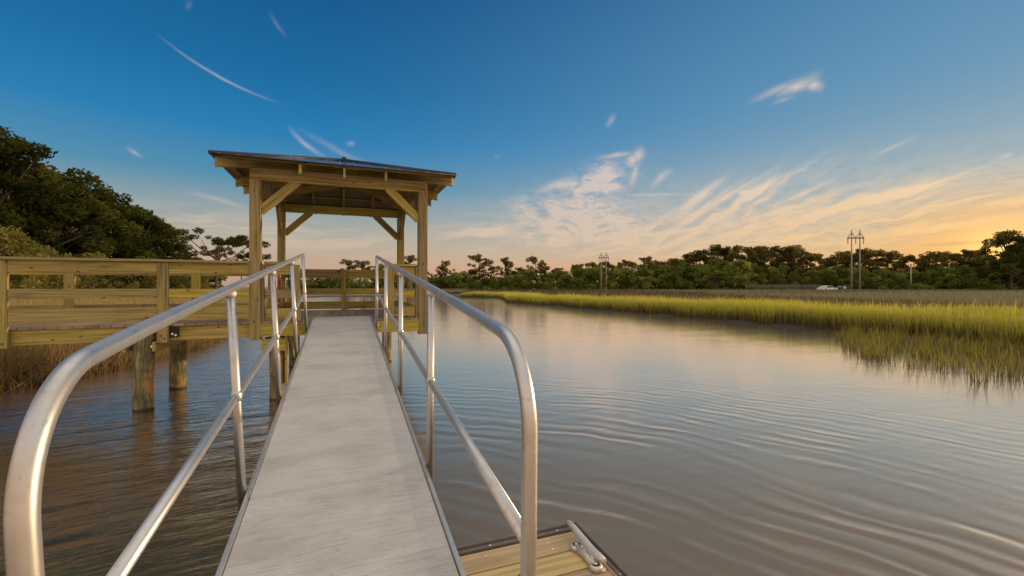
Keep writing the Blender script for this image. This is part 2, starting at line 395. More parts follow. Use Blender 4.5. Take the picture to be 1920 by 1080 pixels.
def grassmat(name, base, mid, tip, tip2, trans=.4):
    m, nt, out = newmat(name); t = attr(nt); h = attr(nt, 'along')
    pos = N(nt, 'ShaderNodeNewGeometry').outputs['Position']
    n = noise(nt, pos, .5, 3)
    tc_ = mixc(nt, (t*.6+n*.9-.25).clamp(), tip, tip2)
    col = mixc(nt, sm(h, .0, .35), base, mid); col = mixc(nt, sm(h, .3, .75), col, tc_)
    col = mixc(nt, sm(t, .86, .92)*.65, col, (.42,.32,.17,1))
    d = N(nt, 'ShaderNodeBsdfDiffuse', {'Color': col}); tr = N(nt, 'ShaderNodeBsdfTranslucent', {'Color': col})
    mx = N(nt, 'ShaderNodeMixShader', {0: trans, 1: d.outputs[0], 2: tr.outputs[0]}); nt.links.new(mx.outputs[0], out.inputs[0]); return m
M['cordgrass'] = grassmat('yellow green cordgrass', (.17,.12,.06,1), (.22,.22,.05,1), (.52,.52,.055,1), (.66,.56,.11,1))
M['clumpgrass'] = grassmat('green cordgrass in water', (.07,.045,.018,1), (.13,.115,.022,1), (.25,.25,.03,1), (.42,.34,.07,1))
M['rush'] = grassmat('brown needle rush', (.08,.055,.04,1), (.13,.105,.07,1), (.20,.182,.105,1), (.27,.25,.145,1))
M['shadetintrush'] = grassmat('shade tinted brown rush', (.05,.032,.022,1), (.075,.05,.035,1), (.11,.08,.05,1), (.15,.115,.07,1))  # darker copy of the rush: shade deep between blades put into its colour
M['reed'] = grassmat('dry tan reeds', (.13,.085,.04,1), (.28,.18,.08,1), (.44,.30,.14,1), (.36,.28,.10,1))

def groundmat():
    m, nt, out = newmat('marsh ground and creek bed')
    pos = N(nt, 'ShaderNodeNewGeometry').outputs['Position']
    z = V(nt, N(nt, 'ShaderNodeSeparateXYZ', {0: pos}).outputs[2])
    n = noise(nt, pos, .15, 5, .6); n2 = noise(nt, pos, 2.2, 5, .65); n3 = noise(nt, pos, 9.0, 4, .65)
    n4 = noise(nt, pos, .9, 4, .6)
    mud = ramp(nt, n2*.45+n3*.25+n4*.3, [(.38, (.022,.026,.007,1)), (.5, (.075,.085,.026,1)), (.64, (.20,.22,.10,1))])
    land = ramp(nt, n, [(.3, (.17,.14,.085,1)), (.7, (.26,.235,.13,1))])
    mud = mixc(nt, sm(z, -.09, -.02), mud, (.045,.034,.022,1))
    col = mixc(nt, sm(z, .15, .19), mud, land)
    princ(nt, out, Base_Color=col, Roughness=.9, Normal=bump(nt, n3+n2, .03, .8)); return m
M['ground'] = groundmat()
def watermat():
    m, nt, out = newmat('creek water')
    pos = N(nt, 'ShaderNodeNewGeometry').outputs['Position']
    s = N(nt, 'ShaderNodeSeparateXYZ', {0: pos}); x, y = V(nt, s.outputs[0]), V(nt, s.outputs[1])
    d0 = (x*x+y*y).sqrt()
    wn = noise(nt, pos, .30, 3, .5); wn2 = noise(nt, comb(nt, x+40.0, y, 0.0), .8, 3, .5)
    rx, ry = x+2.2, y-0.2
    r = (rx*rx+ry*ry).sqrt()
    rr = r+wn*1.5+wn2*.22
    per = rr+rr*rr*.0
    rings = (per*(2*math.pi/.25)).sin()+(per*(2*math.pi/.43)+wn*9.0).sin()*.8+(per*(2*math.pi/.15)+wn2*5.0).sin()*.25
    amp = sm(noise(nt, comb(nt, x*.45, y*.9, 7.0), 1.0, 3), .38, .62)+.12
    zone = (1.0-sm(d0, 4.0, 11.0)*.93)*sm(x, .0, 1.6)
    cap = noise(nt, comb(nt, x*2.0, y*5.5, 0.0), 1.0, 4, .55)
    left = (1.0-sm(x, -1.2, .8))
    chop = noise(nt, comb(nt, x*2.6+y*1.0, y*9.0-x*1.2, 3.0), 1.0, 4, .6, .6)
    chop2 = noise(nt, comb(nt, x*9.0, y*22.0, 5.0), 1.0, 3, .6)
    bigw = noise(nt, comb(nt, x*1.1+y*.5, y*3.2-x*.5, 8.0), 1.0, 3, .5)
    fade = 1.0-sm(d0, 12.0, 60.0)*.75
    swell = noise(nt, comb(nt, x*.4, y*1.1, 1.0), 1.0, 2)
    h = rings*zone*amp*(.0018+(1.0-sm(d0, 3.0, 7.0))*.0005)+cap*fade*.0040+(chop*.017+chop2*.002+bigw*.045)*left*(1.0-sm(d0, 8.0, 22.0)*.6)+swell*.008
    nb = N(nt, 'ShaderNodeBump', {'Height': h, 'Distance': 1.0, 'Strength': 1.0}).outputs[0]
    fc = V(nt, N(nt, 'ShaderNodeLayerWeight', {'Blend': .5, 'Normal': nb}).outputs['Facing'])
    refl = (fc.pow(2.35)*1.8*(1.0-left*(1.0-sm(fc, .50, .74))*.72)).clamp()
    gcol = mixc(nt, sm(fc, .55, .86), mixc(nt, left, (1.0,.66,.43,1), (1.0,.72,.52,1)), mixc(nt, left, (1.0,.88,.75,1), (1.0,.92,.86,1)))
    g1 = N(nt, 'ShaderNodeBsdfGlossy', {'Color': gcol, 'Roughness': .10, 'Normal': nb})
    g2_ = N(nt, 'ShaderNodeBsdfGlossy', {'Color': gcol, 'Roughness': .38, 'Normal': nb})
    gl = N(nt, 'ShaderNodeMixShader', {0: (1.0-sm(d0, 6.0, 17.0))*(.50-left*.40)+.08, 1: g1.outputs[0], 2: g2_.outputs[0]})
    tp = N(nt, 'ShaderNodeBsdfTransparent', {'Color': (.66,.64,.40,1)})
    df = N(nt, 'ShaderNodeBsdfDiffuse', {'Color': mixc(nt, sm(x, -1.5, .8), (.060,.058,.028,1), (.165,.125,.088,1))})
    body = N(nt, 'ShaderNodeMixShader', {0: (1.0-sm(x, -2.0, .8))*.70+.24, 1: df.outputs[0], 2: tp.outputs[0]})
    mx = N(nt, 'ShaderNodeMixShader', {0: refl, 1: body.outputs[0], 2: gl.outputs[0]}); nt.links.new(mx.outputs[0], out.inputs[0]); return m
M['water'] = watermat()

# ------------------------------------------------------------------ ground sheet with the creek carved in
wpx = [(0,738),(60,722),(120,712),(200,697),(300,672),(370,650),(420,632),(470,606),(520,584),(552,568),(562,559),(620,556.5),(700,556),(800,556.5),(855,555.5),(862,557.5),(935,558.5),(946,562),(950,567),
       (1010,571.5),(1050,574),(1090,579),(1150,583),(1200,587),(1300,596),(1400,605),(1500,613),(1600,622),(1700,634),(1800,644),(1920,656),(2150,685),(2500,730)]
bank = [gp(a, b) for a, b in wpx]
bank = [Vector((-9,8.4,0)), Vector((-20,4,0)), Vector((-30,-200,0))][::-1]+bank+[Vector((24,1.0,0)), Vector((60,-200,0))]
BX = np.array([p.x for p in bank]); BY = np.array([p.y for p in bank])
def inside(X, Y):
    r = np.zeros(X.shape, bool); n = len(BX)
    for i in range(n):
        j = (i+1) % n; x1, y1, x2, y2 = BX[i], BY[i], BX[j], BY[j]
        if y1 == y2: continue
        c = ((y1 > Y) != (y2 > Y)) & (X < (x2-x1)*(Y-y1)/(y2-y1)+x1); r ^= c
    return r
def bdist(X, Y):
    d = np.full(X.shape, 1e9); n = len(BX)
    for i in range(n-1):
        x1, y1, ex, ey = BX[i], BY[i], BX[i+1]-BX[i], BY[i+1]-BY[i]
        t = np.clip(((X-x1)*ex+(Y-y1)*ey)/(ex*ex+ey*ey), 0, 1)
        d = np.minimum(d, np.hypot(X-x1-t*ex, Y-y1-t*ey))
    return d
def wob(X, Y):
    return .16*np.sin(X*1.7+np.sin(Y*.9)*2)+.12*np.sin(Y*2.3+X*.7)+.05*np.sin(X*5.1+Y*4.3)
def gheight(X, Y):
    s = bdist(X, Y)*np.where(inside(X, Y), -1, 1)+wob(X, Y)*.8
    land = .16+np.clip(s, 0, 60)*.003
    h = np.where(s > .25, land, np.where(s > -.15, -.10+(s+.15)/.4*.26, 0))
    # creek bed: shallow mud flat on the near left, deep elsewhere
    shelf = np.clip((-X-.3)/2.5, 0, 1)*np.clip((6.6+.25*X-Y)/1.6, 0, 1)
    deep = -.10-np.clip(-s-.15, 0, 2.5)*.42
    bed = deep*(1-shelf)+(-.16+.05*np.sin(X*1.3+Y*.7)+.03*np.sin(Y*3.1))*shelf
    return np.where(s <= -.15, bed, h)
def axis(lo, hi, c, fine, n):
    t = np.linspace(-1, 1, n); k = 6.2
    v = np.sinh(k*t)/math.sinh(k); return c+np.where(t < 0, v*(c-lo), v*(hi-c))
gx = axis(-1500, 1500, 2, 0, 520); gy = axis(-400, 2500, 8, 0, 560)
GX, GY = np.meshgrid(gx, gy); GZ = gheight(GX, GY)
nx, ny = len(gx), len(gy); idx = np.arange(nx*ny).reshape(ny, nx)
q = np.stack([idx[:-1,:-1], idx[:-1,1:], idx[1:,1:], idx[1:,:-1]], -1).reshape(-1, 4)
tag(mesh_np('ground', np.stack([GX, GY, GZ], -1).reshape(-1, 3), [q], M['ground'], smooth=True), 'marsh ground and muddy creek bed', kind='structure')
b = MB(); b.poly([(-1400,-380,0),(1400,-380,0),(1400,2400,0),(-1400,2400,0)]); tag(b.build('water', M['water']), 'calm tidal creek water', kind='structure')

# ------------------------------------------------------------------ grasses
def blades(name, X, Y, H, Wd, mat, lean=.25, label=None, sub=0.0, zoff=None, droop=.0):
    n = len(X); Z = gheight(X, Y) if zoff is None else zoff
    Z = np.maximum(Z, -.25)-sub
    az = rng.uniform(0, 2*np.pi, n); fa = rng.uniform(0, 2*np.pi, n)
    ln = np.abs(rng.normal(0, lean, n))
    lx, ly = np.cos(az)*ln*H, np.sin(az)*ln*H; wx, wy = np.cos(fa)*Wd*.5, np.sin(fa)*Wd*.5
    base = np.stack([X, Y, Z], -1); wv = np.stack([wx, wy, 0*wx], -1)
    mid = base+np.stack([lx*.28, ly*.28, H*.5], -1); m2 = base+np.stack([lx*.62, ly*.62, H*(.8-droop*.2)], -1); tip = base+np.stack([lx*1.1, ly*1.1, H*(1-droop)], -1)
    v = np.stack([base-wv, base+wv, mid-wv*.85, mid+wv*.85, m2-wv*.55, m2+wv*.55, tip], 1).reshape(-1, 3)
    i = np.arange(n)[:, None]*7
    f4 = np.concatenate([i+[0,1,3,2], i+[2,3,5,4]]); f3 = i+[4,5,6]
    t = np.repeat(rng.uniform(0, 1, n), 7); al = np.tile([0, 0, .5, .5, .8, .8, 1.0], n)
    o = mesh_np(name, v, [f4, f3], mat, tint=t, attrs={'along': al}); tag(o, label, kind='stuff'); return o
def polyline_pts(pts, n, weight=True):
    P = np.array([(p.x, p.y) for p in pts]); seg = np.diff(P, axis=0); L = np.hypot(seg[:,0], seg[:,1])
    mid = (P[:-1]+P[1:])/2; dist = np.hypot(mid[:,0], mid[:,1])
    # subdivide so that density can fall off with distance
    Q = []; 
    for a, s_, l in zip(P[:-1], seg, L):
        k = max(1, int(l/1.0))
        for j in range(k): Q.append((a+s_*j/k, s_/k, l/k))
    wgt = np.array([l/max(4, np.hypot(*a))**.9 for a, s_, l in Q]); wgt /= wgt.sum()
    ch = rng.choice(len(Q), n, p=wgt); a = np.array([Q[i][0] for i in range(len(Q))])[ch]; s_ = np.array([Q[i][1] for i in range(len(Q))])[ch]
    t = rng.uniform(0, 1, (n, 1)); nrm = np.stack([s_[:,1], -s_[:,0]], -1); nrm /= np.linalg.norm(nrm, axis=1)[:, None]
    return a+s_*t, nrm
iR = [i for i, p in enumerate(wpx) if p[0] >= 862][0]
rb = [gp(a, c) for a, c in wpx[iR:]]+[Vector((24,1.0,0))]
# clumpy keep-mask
def clump(X, Y, f=1.0, th=-.6): return (np.sin(X*2.1*f+np.sin(Y*1.3*f)*1.5)+np.sin(Y*2.7*f+X*.8*f)+rng.normal(0, .6, X.shape)) > th
n = 95000; p, nr = polyline_pts(rb, n); off = -rng.uniform(0, 1, n)**.9*3.4+.30
dcam = np.hypot(p[:,0], p[:,1]); off *= np.clip(dcam/14, .8, 1.5)
q_ = p-nr*off[:, None]*-1.0
side = gheight(q_[:,0], q_[:,1])
q2 = p+nr*off[:, None]*-1.0
use = np.where(gheight(q_[:,0], q_[:,1]) > gheight(q2[:,0], q2[:,1]), 1, 0)[:, None]
XY = q_*use+q2*(1-use); X, Y = XY[:,0], XY[:,1]
k = gheight(X, Y) > -.02; X, Y = X[k], Y[k]; d = np.hypot(X, Y)
back_ = np.clip(bdist(X, Y)/4.5, 0, 1)
H = rng.normal(.78, .14, len(X))*np.where(rng.uniform(0,1,len(X)) < .05, 1.22, 1)+.10*np.sin(X*.8)*np.sin(Y*.6)-.10*back_-.16*np.clip((d-25)/25, 0, 1)
blades('cordgrass', X, Y, np.clip(H, .4, 1.3), .010*np.clip(d/12, .8, 4.5), M['cordgrass'], .22, 'yellow green cordgrass fringing the right bank of the creek')
# clump standing in the water, near right
cz = [gp(1560,640), gp(1600,624), gp(1700,636), gp(1920,658), gp(2300,700), gp(2300,800), gp(1920,738), gp(1875,722), gp(1835,726), gp(1800,700), gp(1700,690), gp(1650,683), gp(1590,664)]
def in_poly(P, X, Y):
    r = np.zeros(X.shape, bool); n = len(P)
    for i in range(n):
        a, c = P[i], P[(i+1) % n]
        r ^= ((a.y > Y) != (c.y > Y)) & (X < (c.x-a.x)*(Y-a.y)/((c.y-a.y) or 1e-9)+a.x)
    return r
x0, x1 = min(p.x for p in cz), max(p.x for p in cz); y0, y1 = min(p.y for p in cz), max(p.y for p in cz)
X = rng.uniform(x0, x1, 60000); Y = rng.uniform(y0, y1, 60000); X += rng.normal(0,.12,60000)
k = in_poly(cz, X, Y) & clump(X, Y, 1.8, .55); k &= rng.uniform(0, 1, len(X)) < np.clip(.25+.9*(np.hypot(X, Y)-8.5)/4.5+.25*np.sin(X*3.1+Y*1.2), .12, 1)
X, Y = X[k], Y[k]
sel = rng.permutation(len(X))[:4200]; X, Y = X[sel], Y[sel]
blades('cordgrass_clump', X, Y, np.clip(rng.normal(.44,.14,len(X)), .2, .9), np.full(len(X), .011), M['clumpgrass'], .26, 'green cordgrass clump standing in the water at the right', zoff=np.full(len(X), -.12))
# brown rush marsh, right and centre, out to the wood
def field(n, px0, px1, d0, d1, p=2.0):
    px = rng.uniform(px0, px1, n); u = rng.uniform(0, 1, n); dd = 1/((1-u)/d0+u/d1)
    x = (px-960)/F*dd; return CS*x+SN*dd, CS*dd-SN*x, dd
X, Y, dd = field(170000, 820, 2250, 12, 175)
k = (~inside(X, Y)) & (bdist(X, Y) > 2.6*np.clip(np.hypot(X, Y)/14, .8, 1.5)*rng.uniform(.85, 1.2, len(X))) ; X, Y, dd = X[k], Y[k], dd[k]
H = rng.normal(.74, .08, len(X))+.06*np.sin(X*.35)*np.sin(Y*.22)
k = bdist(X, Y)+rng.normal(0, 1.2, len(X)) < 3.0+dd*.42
blades('shade_tinted_rush', X[k], Y[k], H[k]+.02, .013*np.clip(dd[k]/13, 1, 11), M['shadetintrush'], .2, 'shade tinted brown rush strip directly behind the yellow green cordgrass')  # front rows of the same rush, coloured darker for shade among the stems
X, Y, dd, H = X[~k], Y[~k], dd[~k], H[~k]
blades('rush_marsh', X, Y, H, .013*np.clip(dd/13, 1, 11), M['rush'], .16, 'brown grey needle rush marsh between the cordgrass and the wood')
# left reeds
X, Y, dd = field(80000, -700, 575, 5.5, 95)
k = (~inside(X, Y)) & (X < 2); X, Y, dd = X[k], Y[k], dd[k]
H = np.clip(rng.normal(.95, .16, len(X)), .4, 1.5)-.25*np.exp(-bdist(X, Y)/.8)+.35*np.clip((bdist(X, Y)-6)/20, 0, 1)
blades('reeds', X, Y, H, .011*np.clip(dd/9, .9, 8), M['reed'], .30, 'dry tan reeds along the left bank behind the walkway')
# straw fallen over the left bank edge
lb = [Vector((-12,7.6,0)), Vector((-9,8.4,0))]+[gp(a, c) for a, c in wpx[:7]]
p, nr = polyline_pts(lb, 9000); off = rng.normal(0, .35, 9000)
X, Y = p[:,0]+nr[:,0]*off, p[:,1]+nr[:,1]*off
k = gheight(X, Y) > -.12; X, Y = X[k], Y[k]
blades('fallen_straw', X, Y, rng.uniform(.25, .7, len(X)), np.full(len(X), .012), M['reed'], 1.1, 'flattened dry straw over the left mud bank', droop=.45)
X, Y, dd = field(30000, 555, 875, 92, 170)
k = ~inside(X, Y); X, Y, dd = X[k], Y[k], dd[k]
blades('far_marsh', X, Y, rng.normal(.7,.1,len(X)), np.full(len(X), .11), M['rush'], .15, 'low brown marsh on the far shore of the creek')

# ------------------------------------------------------------------ trees
def leafcloud(centers, radii, per, size, squash=.7, seed=0, up=.3):
    """clumps of leaf-size quads around given centres"""
    r = np.random.default_rng(seed); V_, T_ = [], []
    for c, rd in zip(centers, radii):
        n = int(per*rd*rd)+6
        dirs = r.normal(size=(n, 3)); dirs /= np.linalg.norm(dirs, axis=1)[:, None]
        rad = rd*(r.uniform(.25, 1, (n, 1))**.6)
        pts = np.array(c)+dirs*rad*np.array([1, 1, squash])
        a = r.normal(size=(n, 3)); a /= np.linalg.norm(a, axis=1)[:, None]
        b_ = np.cross(a, r.normal(size=(n, 3))); b_ /= np.linalg.norm(b_, axis=1)[:, None]
        s = size*r.uniform(.6, 1.4, (n, 1))
        q = np.stack([pts-a*s, pts-b_*s*.5, pts+a*s, pts+b_*s*.5], 1)
        V_.append(q.reshape(-1, 3)); t = r.uniform(.0, 1.0)**1.3*.72+r.uniform(0, 1, n)*.25+.1*(dirs[:,2]+1)/2
        T_.append(np.repeat(t, 4))
    v = np.concatenate(V_); t = np.concatenate(T_); f = np.arange(len(v)).reshape(-1, 4); return v, f, t
def tree_proto(kind, H, spread, seed, leaf, dens, mat):
    """meshes for a trunk and a crown, at origin, height H"""
    r = random.Random(seed); mb = MB(); cen, rad = [], []
    lean = (r.uniform(-.05,.05)*H, r.uniform(-.05,.05)*H)
    def tp(t): return Vector((lean[0]*t*t, lean[1]*t*t, H*t))
    tr = H*.018+.05
    top = .93 if kind == 'pine' else .75
    mb.tube([tp(i/6*top) for i in range(7)], [tr*(1-.78*i/6) for i in range(7)], 7)
    if kind == 'pine':
        lo, nb = r.uniform(.28,.42), 22
        for i in range(nb):
            t = lo+(top-lo)*(i+.5)/nb; a = r.uniform(0, 6.283)
            L = spread*(.35+.75*math.sin(math.pi*min(1, (1-t)/(1-lo)*.9+.08)))*r.uniform(.55, 1.15)
            p0 = tp(t); p2 = p0+Vector((math.cos(a)*L, math.sin(a)*L, H*.035+L*.25)); p1 = (p0+p2)/2+Vector((0,0,-.04*L))
            mb.tube([p0, p1, p2], [tr*.33, tr*.2, tr*.08], 4, False)
            cen.append(p2); rad.append(spread*r.uniform(.2,.36))
            if r.random() < .7: cen.append(p1+Vector((r.uniform(-.3,.3), r.uniform(-.3,.3), .35))*spread*.3+Vector((0,0,.2))); rad.append(spread*r.uniform(.16,.28))
        cen += [tp(.97), tp(.90)]; rad += [spread*.28, spread*.34]
    elif kind == 'umbrella':
        for i in range(9):
            a = i*2.4+r.uniform(-.3,.3); t = r.uniform(.35,.68); L = spread*r.uniform(.6,1.05)
            p0 = tp(t); p2 = p0+Vector((math.cos(a)*L, math.sin(a)*L, H*(.93-t)*r.uniform(.45,.95))); p1 = (p0+p2)/2+Vector((0,0,-.12*L))
            mb.tube([p0, p1, p2], [tr*.55, tr*.32, tr*.12], 5, False)
            for _ in range(5): cen.append(p2+Vector((r.uniform(-1,1), r.uniform(-1,1), r.uniform(-.2,.35)))*spread*.38); rad.append(spread*r.uniform(.10,.19))
    else:
        nb = 74
        for i in range(nb):
            t = r.uniform(.18, 1); a = r.uniform(0, 6.283)
            prof = (math.sin(math.pi*(t*.80+.14)))**.65
            L = spread*prof*r.uniform(.3, 1.2)
            p2 = Vector((math.cos(a)*L+lean[0], math.sin(a)*L+lean[1], H*(.08+.86*t)))
            if i % 3 == 0:
                p0 = tp(max(.12, t*.55)); mb.tube([p0, (p0+p2)/2+Vector((0,0,-.03*H)), p2], [tr*.5, tr*.3, tr*.1], 5, False)
            cen.append(p2); rad.append(spread*r.uniform(.09,.25))
        cen.append(tp(.92)); rad.append(spread*.35)
    v, f, t = leafcloud([tuple(c) for c in cen], rad, dens, leaf, .62 if kind == 'umbrella' else .85, seed)
    crown = mesh_np('crown', v, [f], mat, tint=t); crown_me = crown.data; bpy.data.objects.remove(crown)
    tk = mb.build('trunk', M['bark']); tm = tk.data; bpy.data.objects.remove(tk)
    return tm, crown_me, H
def put_tree(proto, loc, h, label, cat='tree', group=None, name='broadleaf_tree', wf=1.0, rz=None):
    tm, cm, H0 = proto; s = h/H0
    e = empty(name, loc, random.uniform(0, 6.28) if rz is None else rz); e.scale = (s*wf, s*wf, s)
    for nm, me in (('trunk', tm), ('crown', cm)):
        o = bpy.data.objects.new(nm, me); C.objects.link(o); o.parent = e
    return tag(e, label, cat, group)
near_oak = [tree_proto('oak', 12, 4.2, 11+i, .16, 290, M['leaf_oak']) for i in range(3)]
near_pine = [tree_proto('pine', 16, 4.2, 31+i, .17, 300, M['leaf_pine']) for i in range(2)]
umb = tree_proto('umbrella', 10, 4.6, 52, .13, 330, M['leaf_oak'])
bush = tree_proto('oak', 5, 3.0, 61, .12, 260, M['leaf_bush'])
far_pine = [tree_proto('pine', 15, 3.6, 71+i, .24, 110, M['leaf_pine']) for i in range(4)]
far_oak = [tree_proto('oak', 12, 4.6, 81+i, .30, 62, M['leaf_far']) for i in range(3)]
def TH(topy, d): return (537-topy)/F*d+CAMZ-.25
def TL(px, d): return W(px, d, .2)
left = [  # px, dist, top y, proto, name, label
 (-150, 44, 215, near_oak[1], 'broadleaf_tree', 'tall dark tree partly outside the left edge of the picture', 1.2),
 (-20, 46, 236, near_oak[1], 'broadleaf_tree', 'tallest tree of the left wood, its ragged top reaching highest', 1.25),
 (55, 50, 300, near_oak[0], 'broadleaf_tree', 'dark tree with layered boughs just right of the tallest tree of the left wood', 1.25),
 (-60, 52, 290, near_oak[2], 'broadleaf_tree', 'dense dark tree behind the tallest tree of the left wood', 1.3),
 (115, 54, 325, near_oak[2], 'broadleaf_tree', 'dark tree filling the step in the left skyline', 1.3),
 (172, 58, 340, near_oak[1], 'broadleaf_tree', 'round topped brownish tree in the middle of the left wood', 1.15),
 (215, 66, 390, near_oak[2], 'broadleaf_tree', 'lower dark tree filling the gap behind the round topped brownish tree', 1.3),
 (250, 63, 386, near_oak[0], 'broadleaf_tree', 'dark green tree with a small tuft on top, right of the round topped one', 1.1),
 (292, 68, 414, near_oak[2], 'broadleaf_tree', 'tree sloping down towards the marsh, behind the middle of the walkway rail', 1.0),
 (330, 74, 450, near_oak[1], 'broadleaf_tree', 'low round tree near the right end of the left wood', 1.1),
 (368, 82, 482, near_oak[0], 'broadleaf_tree', 'lowest dark tree at the right end of the left wood', 1.3),
 (405, 66, 428, umb, 'broadleaf_tree', 'open crowned tree with bare forking limbs left of the pavilion', 1.0),
 (452, 74, 462, umb, 'broadleaf_tree', 'small open tree close beside the pavilion post', .8),
 (120, 62, 400, near_oak[0], 'broadleaf_tree', 'shaded tree low behind the one filling the step in the left skyline', 1.6),
 (20, 58, 380, near_oak[2], 'broadleaf_tree', 'shaded tree low behind the dark tree with layered boughs', 1.7),
 (8, 34, 432, bush, 'shrub', 'pale olive bush at the far left above the walkway rail', 1.0),
 (75, 42, 465, bush, 'shrub', 'smaller olive bush right of the pale one at the far left', 1.0),
 (175, 48, 478, bush, 'shrub', 'low olive bush in front of the round topped brownish tree', 1.2),
 (270, 55, 485, bush, 'shrub', 'low bush behind the railing post in the middle of the walkway', 1.2),
 (335, 60, 490, bush, 'shrub', 'low bush nearest the open crowned tree on the left shore', 1.2)]
for px, d, ty, pr, nm, lb_, wf in left:
    put_tree(pr, TL(px, d), TH(ty, d), lb_, 'bush' if nm == 'shrub' else 'tree', 'trees and bushes of the left wood', nm, wf)
# far: single trees left of the wood
far = [(652, 150, 488, 1.2), (684, 155, 490, 1.1), (712, 160, 494, 1.1), (767, 150, 480, 1.0), (622, 170, 512, 1.3), (600, 180, 520, 1.5), (577, 190, 524, 1.5), (640,170,512,1.3), (735,170,512,1.3), (795,170,506,1.2)]
fl = ['ragged tree above the middle of the back rail of the pavilion', 'second ragged tree right of the middle of the back rail of the pavilion', 'tree beside the top end of the right gangway handrail', 'round topped tree between the two right posts of the pavilion',
      'low tree behind the middle post of the back rail', 'low dark tree left of the middle post of the back rail', 'lowest dark tree beside the top of the left gangway handrail', 'low broad tree behind the ragged tree above the back rail', 'low broad tree right of the top of the right handrail', 'low tree just left of the right pavilion post']
for i, (px, d, ty, wf) in enumerate(far):
    put_tree((far_pine if i in (0,1,3) else far_oak)[i % 3], TL(px, d), TH(ty, d), fl[i], 'tree', 'trees on the far shore behind the pavilion', 'pine_tree' if i in (0,1,3) else 'broadleaf_tree', wf)
row = [(838,168,490,.9),(826,175,500,1.2),(868,175,508,1.3),(900,165,479,1.25),(926,172,500,1.1),(946,168,484,.95),(975,172,502,1.2),(1005,165,482,1.0),(1026,170,500,1.2),(885,178,505,1.2),(962,178,508,1.3),(852,178,510,1.3),(1048,172,503,1.3),(1085,172,496,1.2)]
rl = ['first pine right of the pavilion, with a small pointed top', 'low tree touching the right pavilion post', 'low tree between the first pine and the broad pine', 'broad round headed pine, tallest of the row right of the pavilion', 'small pine right of the broad round headed pine', 'slim pine with a pointed top, second tallest of the row right of the pavilion', 'low pine between the slim pine and the one at the start of the wood', 'tall pine with a tufted top at the left end of the long wood', 'pine just right of the tufted pine', 'low tree behind the broad round headed pine', 'low tree behind the slim pointed pine', 'low broad tree right of the first pine', 'low pine left of the distant pair of power poles', 'pine right beside the distant pair of power poles']
for i, (px, d, ty, wf) in enumerate(row):
    put_tree(far_oak[i % 3] if ty > 503 else far_pine[i % 4], TL(px, d), TH(ty, d), rl[i], 'tree', 'row of trees right of the pavilion', 'broadleaf_tree' if ty > 503 else 'pine_tree', wf)
# tall pines standing above the long wood, in runs that nothing tells apart
def run(pxs, ys, d, label, wf=1.25):
    for i, (px, y) in enumerate(zip(pxs, ys)):
        put_tree(far_pine[(i*3+int(px)) % 4], TL(px+random.uniform(-3,3), d+random.uniform(-6,6)), TH(y+random.uniform(-2,3), d), label, 'tree', label, 'pine_tree', wf*random.uniform(.85,1.2))
run([1115,1140,1168,1190,1215,1240,1268,1292], [494,493,490,492,486,488,484,480], 172, 'pines showing over the left half of the long wood', 1.3)
run([1316,1332,1348,1362,1380,1398,1416,1432,1446,1462,1480,1498,1520,1540], [472,468,462,464,463,464,462,466,464,468,460,464,478,482], 160, 'dark pines topping the wood left of the tall twin power poles', 1.15)
run([1556,1574,1588,1610,1630,1648,1662], [480,478,470,468,474,468,474], 158, 'pines standing behind the tall twin power poles', 1.2)
run([1696,1712,1742,1756,1775], [484,482,474,472,484], 150, 'small separate pines right of the tall twin power poles', 1.1)
run([1795,1815,1832,1850], [477,470,468,474], 140, 'pines against the sunset glow', 1.25)
put_tree(near_oak[2], TL(1896,110), TH(432,110), 'big round oak in front of the sunset at the right edge', 'tree', None, 'broadleaf_tree', 1.25)
put_tree(near_oak[0], TL(1960,112), TH(436,112), 'second big oak at the right edge of the picture', 'tree', None, 'broadleaf_tree', 1.4)
put_tree(far_oak[0], TL(1345,128), TH(484,128), 'bright green tree bulging forward from the wood, left one of two', 'tree', None, 'broadleaf_tree', 1.3)
put_tree(far_oak[1], TL(1385,132), TH(487,132), 'yellow green tree at the left end of the pale fence', 'tree', None, 'broadleaf_tree', 1.2)
# the mass of the wood: one canopy nobody could count
prof = [(560,526),(700,522),(820,520),(1030,508),(1100,502),(1200,497),(1300,491),(1400,493),(1500,500),(1600,503),(1700,504),(1780,498),(1850,482),(1920,466),(2100,440),(2500,420),(3000,420)]
cen, rad = [], []
for rw, dd0 in ((0, 150), (1, 162), (2, 176)):
    px = 820 if rw else 1060
    while px < 2900:
        ty = np.interp(px, [a for a, _ in prof], [c for _, c in prof])+random.uniform(-6, 8)
        d = dd0-(max(0, px-1500)*.045 if px < 2100 else 27)+random.uniform(-5, 5)
        h = TH(ty, d); sp_ = random.uniform(3.0, 5.0); base = W(px, d, 0)
        for _ in range(20):
            t = random.uniform(.03, .98); a = random.uniform(0, 6.283); L = sp_*math.sin(math.pi*(t*.75+.2))**.6*random.uniform(.3, 1.1)
            cen.append((base.x+math.cos(a)*L, base.y+math.sin(a)*L, h*t*.95)); rad.append(random.uniform(.9, 1.8))
        px += sp_*1.5/d*F*.8
for px in np.arange(-700, 420, 22):       # undergrowth of the left wood
    d = np.interp(px, [-700, 0, 420], [45, 62, 88])+random.uniform(-4, 4); h = random.uniform(3.5, 6); base = W(px, d, 0)
    for _ in range(12):
        cen.append((base.x+random.uniform(-2,2), base.y+random.uniform(-2,2), random.uniform(.3, h))); rad.append(random.uniform(.7, 1.5))
for px in np.arange(545, 860, 9):
    d = 185+random.uniform(-6, 6); base = W(px, d, 0)
    for _ in range(7): cen.append((base.x+random.uniform(-3,3), base.y+random.uniform(-3,3), random.uniform(.3, 4.6))); rad.append(random.uniform(.9, 1.7))
v, f, t = leafcloud(cen, rad, 46, .36, .8, 5)
